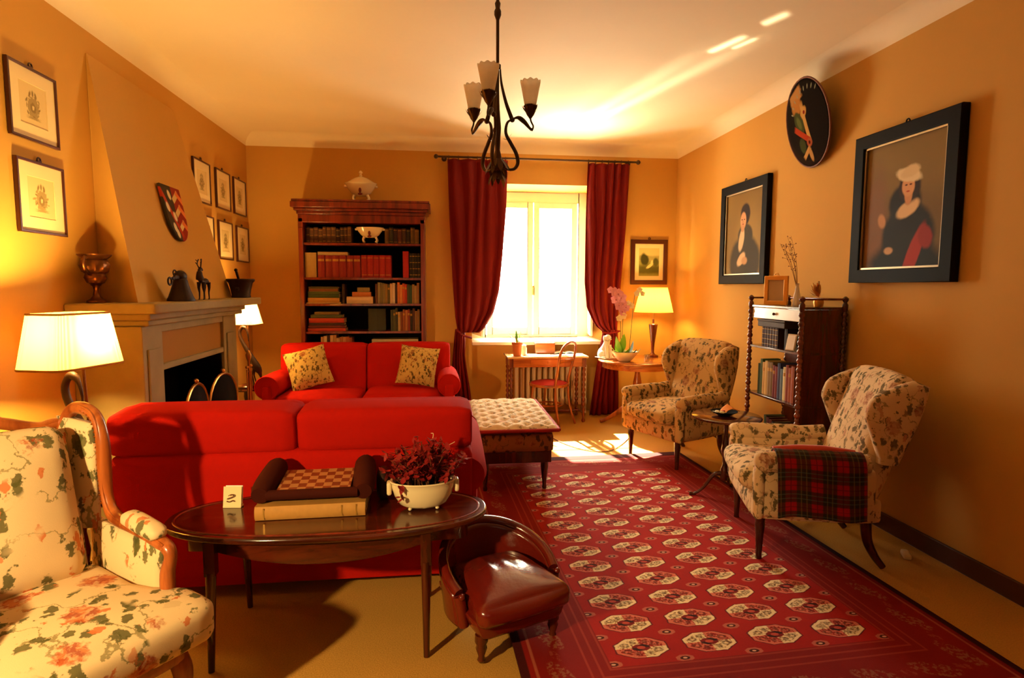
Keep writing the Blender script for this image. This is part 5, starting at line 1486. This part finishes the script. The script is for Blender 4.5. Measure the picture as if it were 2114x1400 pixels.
bulb_light('lamp_light', (2.415, 6.44, rz_+.645), 34, (1.0, .62, .16), .05)
gl = thing('drinking_glass', 'small clear glass between the orchid bowl and the lamp', 'glass', (2.20, 6.02, rz_))
MB().lathe([(0, 0), (.028, 0), (.034, .075), (.031, .075), (.026, .006), (0, .006)], n=20).build('glass_body', M['clearglass'], gl)
cu = thing('trinket_box', 'small dark trinket box near the edge of the round table behind the armchair', 'box', (2.45, 6.12, rz_))
MB().box((0, 0, .022), (.08, .06, .044)).build('box_body', M['mahog'], cu, bevel=.004); MB().box((0, 0, .05), (.084, .064, .012)).build('box_lid', M['mahog'], cu, bevel=.003)

# ------------------------------------------------------------------ tripod table between the wing chairs
tt = thing('tripod_table', 'small dark tripod table with round top between the two wing armchairs', 'table', (2.06, 3.97, .018))
MB().lathe([(.235, .582), (.245, .588), (.245, .598), (.235, .604), (0, .604)], n=40).lathe([(0, .582), (.235, .582)], n=40).build('table_top', M['mahog_x'], tt)
MB().lathe([(.03, .582), (.034, .56), (.016, .53), (.014, .46), (.024, .40), (.030, .34), (.018, .29), (.016, .24), (.03, .20), (.034, .16), (.026, .12), (0, .11)], n=18).build('stem', M['mahog'], tt)
for k in range(3):
    a = R(170+120*k); v = Vector((math.cos(a), math.sin(a), 0))
    MB().tube(spline([v*.02+Vector((0, 0, .17)), v*.08+Vector((0, 0, .155)), v*.15+Vector((0, 0, .06)), v*.215+Vector((0, 0, .012)), v*.25+Vector((0, 0, .012))], 4), [.018, .018, .017, .016, .016, .015, .014, .013, .012, .011, .011, .011, .012, .013, .014, .015, .012], 8).build('foot', M['mahog'], tt)
sn = thing('snack_bowl', 'dark shallow bowl of wrapped sweets on the small tripod table', 'bowl', (2.03, 3.95, .624))
MB().lathe([(0, 0), (.04, 0), (.05, .008), (.09, .028), (.094, .034), (.086, .032), (.04, .012), (0, .01)], n=28).build('bowl', M['black'], sn)
def sweet(label, x, y, c, z=.644, s=.022):
    b = MB().soft((0, 0, .012), (s*1.4, s, s*.9), s*.4, n=4).leaf((-s*.7, 0, .012), (-s*1.5, 0, .014), s).leaf((s*.7, 0, .012), (s*1.5, 0, .014), s)
    tag(b.build('sweet', c, None, loc=(x, y, z), rz=x*900), label, 'sweet', 'sweets in the bowl')
sweet('white wrapped sweet at the left of the dark bowl', 1.975, 3.945, M['whitepaper']); sweet('red wrapped sweet in the middle of the dark bowl', 2.02, 3.935, M['redpiping'])
sweet('pale wrapped sweet at the front of the dark bowl', 1.995, 3.91, M['paper'])
np_ = MB()
np_.grid(lambda u, v: ((u-.5)*.12, (v-.5)*.07, .004+.052*max(0, 1-abs(2*u-1)*1.0)*(.6+.4*v)+.004*math.sin(9*u)), 14, 8)
tag(np_.build('napkin', M['orange'], None, loc=(2.075, 3.95, .650), rz=8, solid=.002), 'orange paper napkin folded up in the dark bowl', 'napkin')

# ------------------------------------------------------------------ open shelf stand with turned posts
PX0, PX1, PY0, PY1 = 2.462, 2.782, 3.745, 4.41
et = thing('shelf_stand', 'dark open shelf stand with turned posts against the right wall', 'shelf', ((PX0+PX1)/2, (PY0+PY1)/2, 0), 0)
hx, hy = (PX1-PX0)/2, (PY1-PY0)/2
for sx in (-1, 1):
    for sy in (-1, 1):
        prof = [(.012, 0), (.018, .015), (.013, .05)]
        z = .06
        while z < 1.40:
            prof += [(.012, z), (.021, z+.016), (.021, z+.026), (.013, z+.040), (.017, z+.052)]; z += .064
        prof += [(.020, 1.41), (.020, 1.43), (.011, 1.445), (.021, 1.462), (.021, 1.474), (.008, 1.487), (0, 1.489)]
        MB().lathe(prof, (sx*hx, sy*hy, 0), 12).build('post', M['turned'] if sx < 0 else M['mahog'], et)
SZ = [1.405, 1.088, .712, .352, .10]
for z in SZ:
    MB().box((0, 0, z), (2*hx+.01, 2*hy+.01, .018)).build('shelf', M['mahog'], et, bevel=.003)
MB().box((hx-.008, 0, .74), (.010, 2*hy-.03, 1.31)).build('back_panel', M['mahog'], et)
MB().box((.0, -hy+.004, .74), (2*hx-.035, .008, 1.31)).build('side_panel', M['mahog'], et)
MB().box((-hx+.012, 0, 1.352), (.014, 2*hy-.035, .082)).build('drawer_front', plain('worn_pale_drawer_front', '#c9b08c', .25, coat=.3), et, bevel=.002)
MB().ball((-hx-.006, .0, 1.352), .011).build('drawer_knob', M['mahog'], et)
g = MB().cyl((-hx, hy, 1.468), (hx, hy, 1.468), .007).cyl((hx, -hy, 1.468), (hx, hy, 1.468), .007).cyl((-hx, -hy, 1.468), (hx, -hy, 1.468), .007)
g.build('gallery_rail', M['turned'], et)
# books stand with spines to -x; y runs along the stand
def side_book(label, y, z, th, dp, ht, c, gilt, group):
    o = book(label, (0, 0, 0), th, dp, ht, c, 0, None, gilt, group)
    o.rotation_euler = (0, 0, R(-90)); o.location = (PX0+.035, y, z)
    return o
S1, S2_, S3 = SZ[1]+.0095, SZ[2]+.0095, SZ[3]+.0095
GS = 'books on the turned-post shelf stand'
for i in range(6):
    side_book('gilt-banded leather volume, %s from the far end on the stand upper tier' % ORD[i], 4.275-.036*i, S1, .035, .15, .150, ['#3a1c0e', '#41200f'][i % 2], 4, GS)
M['boxhide'] = plain('dark_brown_box_hide', '#3d2814', .7)
lb = thing('lidded_box', 'long dark box lying on top of the leather volumes on the shelf stand', 'box', (PX0+.085, 4.13, S1+.1515), -90)
MB().box((0, 0, .021), (.36, .16, .042)).build('box_body', M['boxhide'], lb, bevel=.004)
MB().box((0, 0, .0495), (.37, .168, .015), (0, 0, 0)).build('box_lid', M['boxhide'], lb, bevel=.004)
# keep the box level: prop books at the near end
side_book('dark spine supporting the near end of the long box on the shelf stand', 3.975, S1, .03, .15, .150, '#2a140b', 0, GS)
pf = thing('photo_frame', 'small bright white photo frame leaning on the upper tier of the shelf stand', 'photo frame', (PX0+.018, 3.875, S1+.001), -78)
MB().box((0, 0, .060), (.085, .008, .12), (-12, 0, 0)).build('frame', M['silver'], pf, bevel=.002)
MB().box((0, -.006, .060), (.070, .004, .104), (-12, 0, 0)).build('photo', M['white_ceramic'], pf)
MB().box((0, .028, .045), (.03, .004, .095), (16, 0, 0)).build('strut', M['silver'], pf)
rr_ = random.Random(8)
cl2 = ['#2c4028', '#4a5a2c', '#c9a05a', '#d0a860', '#8a6a3a', '#7a5a2c', '#6d1f1a', '#7a2a24', '#3a3a5c', '#5a6a7a', '#e0cfa0', '#8a3a1c', '#a0522a', '#9a4a24']
y = 4.33
for i, c in enumerate(cl2):
    th = rr_.uniform(.030, .042); side_book('upright book, %s from the far end on the middle tier of the shelf stand' % ORD[i], y-th/2, S2_, th-.001, rr_.uniform(.14, .18), .245+rr_.uniform(-.02, .025), c, rr_.choice([0, 1]), GS); y -= th
y = 4.22
for i, c in enumerate(['#3a4a2c', '#5a1c14', '#6d2a1a', '#2c2016', '#b0281c', '#a8241a', '#b04a2c', '#d0b080']):
    th = rr_.uniform(.032, .045); side_book('upright book, %s from the far end on the lowest stocked tier of the shelf stand' % ORD[i], y-th/2, S3, th-.001, .15, .20-.01*i, c, 0, GS); y -= th
# top of the stand
Z5 = SZ[0]+.0095
gf = thing('photo_frame', 'gold photo frame standing on top of the shelf stand', 'photo frame', (PX0+.07, 4.185, Z5+.002), -66)
b = MB()
for sg in (-1, 1):
    b.box((sg*.083, 0, .11), (.034, .014, .22), (0, 0, 0)); b.box((0, 0, .11+sg*.095), (.14, .014, .032))
o_ = b.build('frame', M['goldframe'], gf, bevel=.003)
MB().box((0, .004, .11), (.14, .006, .165)).build('photo', plain('pale_photo', '#b99a72', .4), gf)
MB().tube([(-.02, 0, .222), (-.008, 0, .24), (0, 0, .236), (.008, 0, .24), (.02, 0, .222)], .004, 6).build('bow', M['goldframe'], gf)
MB().box((0, .045, .085), (.04, .004, .185), (24, 0, 0)).build('strut', M['goldframe'], gf)
bv = thing('bud_vase', 'slim white bud vase of dry twigs on top of the shelf stand', 'vase', (2.62, 4.055, Z5))
MB().lathe([(0, 0), (.024, 0), (.028, .02), (.026, .06), (.015, .11), (.010, .15), (.013, .165), (.009, .164), (.006, .12), (0, .03)], n=20).build('vase_body', M['white_ceramic'], bv)
b = MB(); rt_ = random.Random(4); buds = MB()
for k in range(5):
    e = Vector((-.10+rt_.uniform(-.04, .06), .10+rt_.uniform(-.10, .08)-.05*k*.3, .50+rt_.uniform(-.12, .06)))
    sp = spline([(0, 0, .12), e*.5+Vector((.01, -.01, .06)), e], 6); b.tube(sp, [.0022-.0014*i/(len(sp)-1) for i in range(len(sp))], 5)
    for q in range(9):
        p = sp[rt_.randrange(5, len(sp))]; d_ = Vector((rt_.uniform(-1, 1), rt_.uniform(-1, 1), rt_.uniform(.2, 1))).normalized()*rt_.uniform(.015, .035)
        b.tube([p, p+d_], .0009, 4); buds.ball(p+d_, .0042, nu=6, nv=4)
b.build('twigs', M['stem'], bv); buds.build('buds', M['stem'], bv)
dv = thing('dried_bouquet', 'small gilded dried bouquet in a low pot on top of the shelf stand', 'bouquet', (2.66, 3.86, Z5))
MB().lathe([(0, 0), (.03, 0), (.036, .03), (.03, .055), (0, .05)], n=20).build('pot', M['goldframe'], dv)
b = MB()
for k in range(40):
    a = rt_.uniform(0, 2*PI); q = rt_.uniform(.2, 1); p = Vector((.05*q*math.cos(a)-.02, .05*q*math.sin(a)+.01, .05+rt_.uniform(.01, .10)))
    b.leaf(Vector((0, 0, .05))+p*.3, p+Vector((0, 0, .02)), .018, (0, 0, .004))
b.build('leaves', M['goldframe'], dv)
b = MB()
for k in range(5):
    a = rt_.uniform(0, 2*PI); b.tube([(0, 0, .05), (.03*math.cos(a), .03*math.sin(a), .18)], .0012, 4)
b.build('twigs', M['stem'], dv)

# ------------------------------------------------------------------ chandelier
ch = thing('chandelier', 'wrought iron three-arm chandelier with frosted glass cups hanging from the ceiling', 'chandelier', (.318, 3.30, 0))
MB().lathe([(.065, 3.2), (.06, 3.17), (.02, 3.155), (.01, 3.14)], n=20).build('ceiling_rose', M['iron'], ch)
MB().lathe([(.0085, 3.16), (.0085, 3.09), (.016, 3.075), (.012, 3.05), (.019, 3.035), (.019, 3.015), (.009, 2.99), (.0085, 2.62), (.012, 2.52), (.020, 2.42), (.016, 2.36), (.014, 2.30), (.024, 2.26), (.028, 2.20), (.020, 2.165), (.008, 2.15), (0, 2.145)], n=14).build('rod', M['iron'], ch)
MB().lathe([(.018, 2.755), (.018, 2.735), (.012, 2.73)], n=12).build('collar', M['iron'], ch)
rc = random.Random(2)
arms = [(200, .0), (320, .0), (80, .0)]
for k, (ang, dzz) in enumerate(arms):
    # angle measured clockwise from "away from the camera" (+y)
    v = Vector((math.sin(R(ang)), math.cos(R(ang)), 0)); up = Vector((0, 0, 1))
    P = lambda r, z: v*r+up*z
    # long strap from the collar down to the knuckle, then out to the cup
    s1 = spline([P(.014, 2.745), P(.022, 2.66), P(.048, 2.56), P(.082, 2.475)], 6)
    b = MB().tube(s1, [.004+.008*i/(len(s1)-1) for i in range(len(s1))], 8, flat=.6)
    b.ball(P(.085, 2.47), .014)
    s2 = spline([P(.085, 2.475), P(.12, 2.485), P(.155, 2.465), P(.185, 2.435), P(.200, 2.425)], 5)
    b.tube(s2, [.006, .006, .006, .007, .009, .011, .013, .014, .014, .014, .013, .012, .011, .010, .009, .008, .008, .008, .009, .009, .009], 8)
    b.tube(spline([P(.200, 2.42), P(.208, 2.445), P(.195, 2.47), P(.19, 2.49)], 4), .005, 6)
    b.build('arm', M['iron'], ch)
    # lower scroll
    s3 = spline([P(.085, 2.475), P(.055, 2.45), P(.048, 2.395), P(.075, 2.345), P(.108, 2.29), P(.118, 2.24), P(.098, 2.205), P(.060, 2.20), P(.03, 2.21)], 5)
    b = MB().tube(s3, [.005+.006*math.sin(PI*i/(len(s3)-1)) for i in range(len(s3))], 8)
    b.leaf(P(.062, 2.37), P(.085, 2.40), .012).leaf(P(.06, 2.36), P(.03, 2.365), .010)
    b.build('scroll', M['iron'], ch)
    c = P(.19, 0)
    cupb = MB().lathe([(.006, 2.485), (.012, 2.495), (.020, 2.505), (.030, 2.528), (.034, 2.548), (.040, 2.552), (.034, 2.558), (0, 2.55)], c, 18)
    for q in range(8):
        a = 2*PI*q/8; d = Vector((math.cos(a), math.sin(a), 0)); cupb.leaf(c+d*.026+up*2.52, c+d*.046+up*2.556, .018, d*.004)
    cupb.build('cup', M['iron'], ch)
    gb = MB()
    def gf_(u, v_):
        a = 2*PI*u; r = (.030+.026*v_)*(1+.012*math.sin(10*a)*v_); return Vector((c.x+r*math.cos(a), c.y+r*math.sin(a), 2.552+.135*v_+.004*math.sin(10*a)*v_**4))
    gb.grid(gf_, 60, 8, cu=True).build('glass_cup', M['frosted'], ch, solid=.003)
b = MB()
for k in range(9):
    a = 2*PI*k/9; d = Vector((math.cos(a), math.sin(a), 0))
    b.leaf(d*.018+Vector((0, 0, 2.26)), d*.062+Vector((0, 0, 2.165+rc.uniform(-.02, .02))), .034, d*.02)
    b.leaf(d*.014+Vector((0, 0, 2.20)), d*.045+Vector((0, 0, 2.115+rc.uniform(-.015, .015))), .028, d*.016)
b.build('leaf_boss', M['iron'], ch)

# ------------------------------------------------------------------ odds and ends
sk = thing('plug_adapter', 'small beige plug adapter lying on the floor near the right baseboard', 'adapter', (2.655, 2.95, 0), 62)
MB().soft((0, 0, .016), (.095, .042, .032), .012, n=5).build('adapter_body', M['socket'], sk)
MB().cyl((.045, .008, .016), (.062, .008, .016), .004, n=8).cyl((.045, -.008, .016), (.062, -.008, .016), .004, n=8).build('prongs', M['silver'], sk)
cd_ = spline([(1.02, 6.2, .006), (1.18, 5.6, .006), (1.35, 5.30, .006), (1.55, 5.24, .006), (1.75, 5.45, .006), (2.0, 5.85, .006)], 8)
tag(MB().tube(cd_, .004, 6).build('power_cord', M['stem'], None), 'thin dark power cord curving across the sunlit floor', 'cord')
# ------------------------------------------------------------------ light
sun = bpy.data.lights.new('sun', 'SUN'); sun.energy = 90; sun.color = (1.0, .89, .64); sun.angle = R(.7)
so = bpy.data.objects.new('sun', sun); COL.objects.link(so)
so.rotation_euler = Vector((.186, -1, -.98)).to_track_quat('-Z', 'Y').to_euler(); so.location = (0, 12, 8)
w = bpy.data.worlds.new('sky'); SC.world = w; w.use_nodes = True
bgn = w.node_tree.nodes['Background']; bgn.inputs[0].default_value = (1.0, .93, .73, 1); bgn.inputs[1].default_value = 36.0
# portal so the window's daylight is sampled well
pl = bpy.data.lights.new('window_daylight', 'AREA'); pl.shape = 'RECTANGLE'; pl.size = 1.6; pl.size_y = 1.9
pl.cycles.is_portal = True
po_ = bpy.data.objects.new('window_daylight', pl); COL.objects.link(po_); po_.location = ((EX0+EX1)/2, 7.60, 1.8); po_.rotation_euler = (R(-90), 0, 0)
# a floor lamp's bulb just left of the camera, and an added soft fill light behind it
nl = bpy.data.lights.new('near_lamp_light', 'SPOT'); nl.energy = 245; nl.color = (1.0, .68, .28); nl.shadow_soft_size = .045; nl.spot_size = R(66); nl.spot_blend = .55
no_ = bpy.data.objects.new('near_lamp_light', nl); COL.objects.link(no_); no_.location = (-1.66, .50, 1.54)
no_.rotation_euler = (Vector((-.45, 2.8, .35))-Vector((-1.66, .50, 1.54))).to_track_quat('-Z', 'Y').to_euler()
al = bpy.data.lights.new('rear_fill_light', 'AREA'); al.shape = 'RECTANGLE'; al.size = 2.2; al.size_y = 1.4; al.energy = 3; al.color = (1.0, .74, .40)
ao = bpy.data.objects.new('rear_fill_light', al); COL.objects.link(ao); ao.location = (.4, YF+.02, 1.9); ao.rotation_euler = (R(90), 0, 0)

# added patterned spot imitating sunlight thrown off the desk onto the ceiling
gl_ = bpy.data.lights.new('added_glint_spot', 'SPOT'); gl_.energy = 420; gl_.color = (1.0, .90, .66); gl_.shadow_soft_size = .01; gl_.spot_size = R(80); gl_.spot_blend = .3
go_ = bpy.data.objects.new('added_glint_spot', gl_); COL.objects.link(go_)
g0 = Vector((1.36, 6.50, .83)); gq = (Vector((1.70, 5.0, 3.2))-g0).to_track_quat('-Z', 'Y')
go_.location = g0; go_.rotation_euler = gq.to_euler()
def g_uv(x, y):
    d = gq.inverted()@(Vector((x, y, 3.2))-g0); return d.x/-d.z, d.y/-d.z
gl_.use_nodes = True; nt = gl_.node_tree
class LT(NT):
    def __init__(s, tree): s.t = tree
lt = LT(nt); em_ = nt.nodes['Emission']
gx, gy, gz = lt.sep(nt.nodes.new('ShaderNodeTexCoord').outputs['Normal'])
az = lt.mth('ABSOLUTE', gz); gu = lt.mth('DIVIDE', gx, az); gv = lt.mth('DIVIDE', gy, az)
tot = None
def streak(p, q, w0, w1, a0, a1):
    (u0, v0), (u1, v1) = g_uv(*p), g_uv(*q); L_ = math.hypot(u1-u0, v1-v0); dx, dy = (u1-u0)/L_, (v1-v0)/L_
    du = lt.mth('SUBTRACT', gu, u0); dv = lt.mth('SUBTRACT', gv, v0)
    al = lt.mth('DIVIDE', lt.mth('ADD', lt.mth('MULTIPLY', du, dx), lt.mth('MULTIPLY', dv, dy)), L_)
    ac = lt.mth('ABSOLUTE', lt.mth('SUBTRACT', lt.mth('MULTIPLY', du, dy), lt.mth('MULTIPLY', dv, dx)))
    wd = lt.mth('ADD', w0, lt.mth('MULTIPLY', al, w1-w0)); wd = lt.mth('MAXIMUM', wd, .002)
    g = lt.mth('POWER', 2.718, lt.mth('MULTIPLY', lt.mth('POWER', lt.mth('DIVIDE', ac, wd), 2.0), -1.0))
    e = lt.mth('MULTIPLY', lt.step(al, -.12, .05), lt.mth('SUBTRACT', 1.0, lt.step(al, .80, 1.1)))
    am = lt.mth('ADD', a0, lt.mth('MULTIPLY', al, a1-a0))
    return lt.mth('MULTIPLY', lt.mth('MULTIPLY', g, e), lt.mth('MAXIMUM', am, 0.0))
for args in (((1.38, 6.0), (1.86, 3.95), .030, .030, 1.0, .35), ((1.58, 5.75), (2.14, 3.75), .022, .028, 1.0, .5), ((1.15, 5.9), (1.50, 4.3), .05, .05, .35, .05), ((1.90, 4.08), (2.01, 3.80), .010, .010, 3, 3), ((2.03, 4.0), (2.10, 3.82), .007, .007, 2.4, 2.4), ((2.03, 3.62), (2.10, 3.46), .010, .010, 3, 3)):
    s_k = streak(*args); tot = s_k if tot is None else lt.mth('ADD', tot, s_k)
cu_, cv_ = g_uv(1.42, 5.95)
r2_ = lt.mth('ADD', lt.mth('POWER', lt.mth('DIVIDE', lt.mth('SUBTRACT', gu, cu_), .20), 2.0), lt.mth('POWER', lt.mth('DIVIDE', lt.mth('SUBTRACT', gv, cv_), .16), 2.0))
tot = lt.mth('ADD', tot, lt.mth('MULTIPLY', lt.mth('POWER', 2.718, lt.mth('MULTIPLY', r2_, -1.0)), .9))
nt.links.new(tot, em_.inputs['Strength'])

# ------------------------------------------------------------------ camera
F, YAW, PITCH, ROLL = 1206.54, .1213, .0898, .0035
cy, sy, cp, sp_ = math.cos(YAW), math.sin(YAW), math.cos(PITCH), math.sin(PITCH)
fw = Vector((sy*cp, cy*cp, -sp_)); rt0 = Vector((cy, -sy, 0)); up0 = rt0.cross(fw)
c_, s__ = math.cos(ROLL), math.sin(ROLL)
rt1 = rt0*c_+up0*s__; up1 = up0*c_-rt0*s__
cam = bpy.data.cameras.new('camera'); cam.sensor_width = 36; cam.lens = 36*F/2114; cam.clip_end = 100; cam.clip_start = .05
co = bpy.data.objects.new('camera', cam); COL.objects.link(co)
mt = Matrix((rt1, up1, -fw)).transposed().to_4x4(); mt.translation = (0, 0, 1.55)
co.matrix_world = mt
SC.camera = co
vs_ = SC.view_settings
vs_.view_transform = 'Standard'; vs_.look = 'None'; vs_.exposure = 0.32; vs_.gamma = 1.0; vs_.use_curve_mapping = False
SC.cycles.use_denoising = True
SC.cycles.max_bounces = 8; SC.cycles.diffuse_bounces = 5; SC.cycles.transparent_max_bounces = 12
SC.cycles.sample_clamp_indirect = 6.0
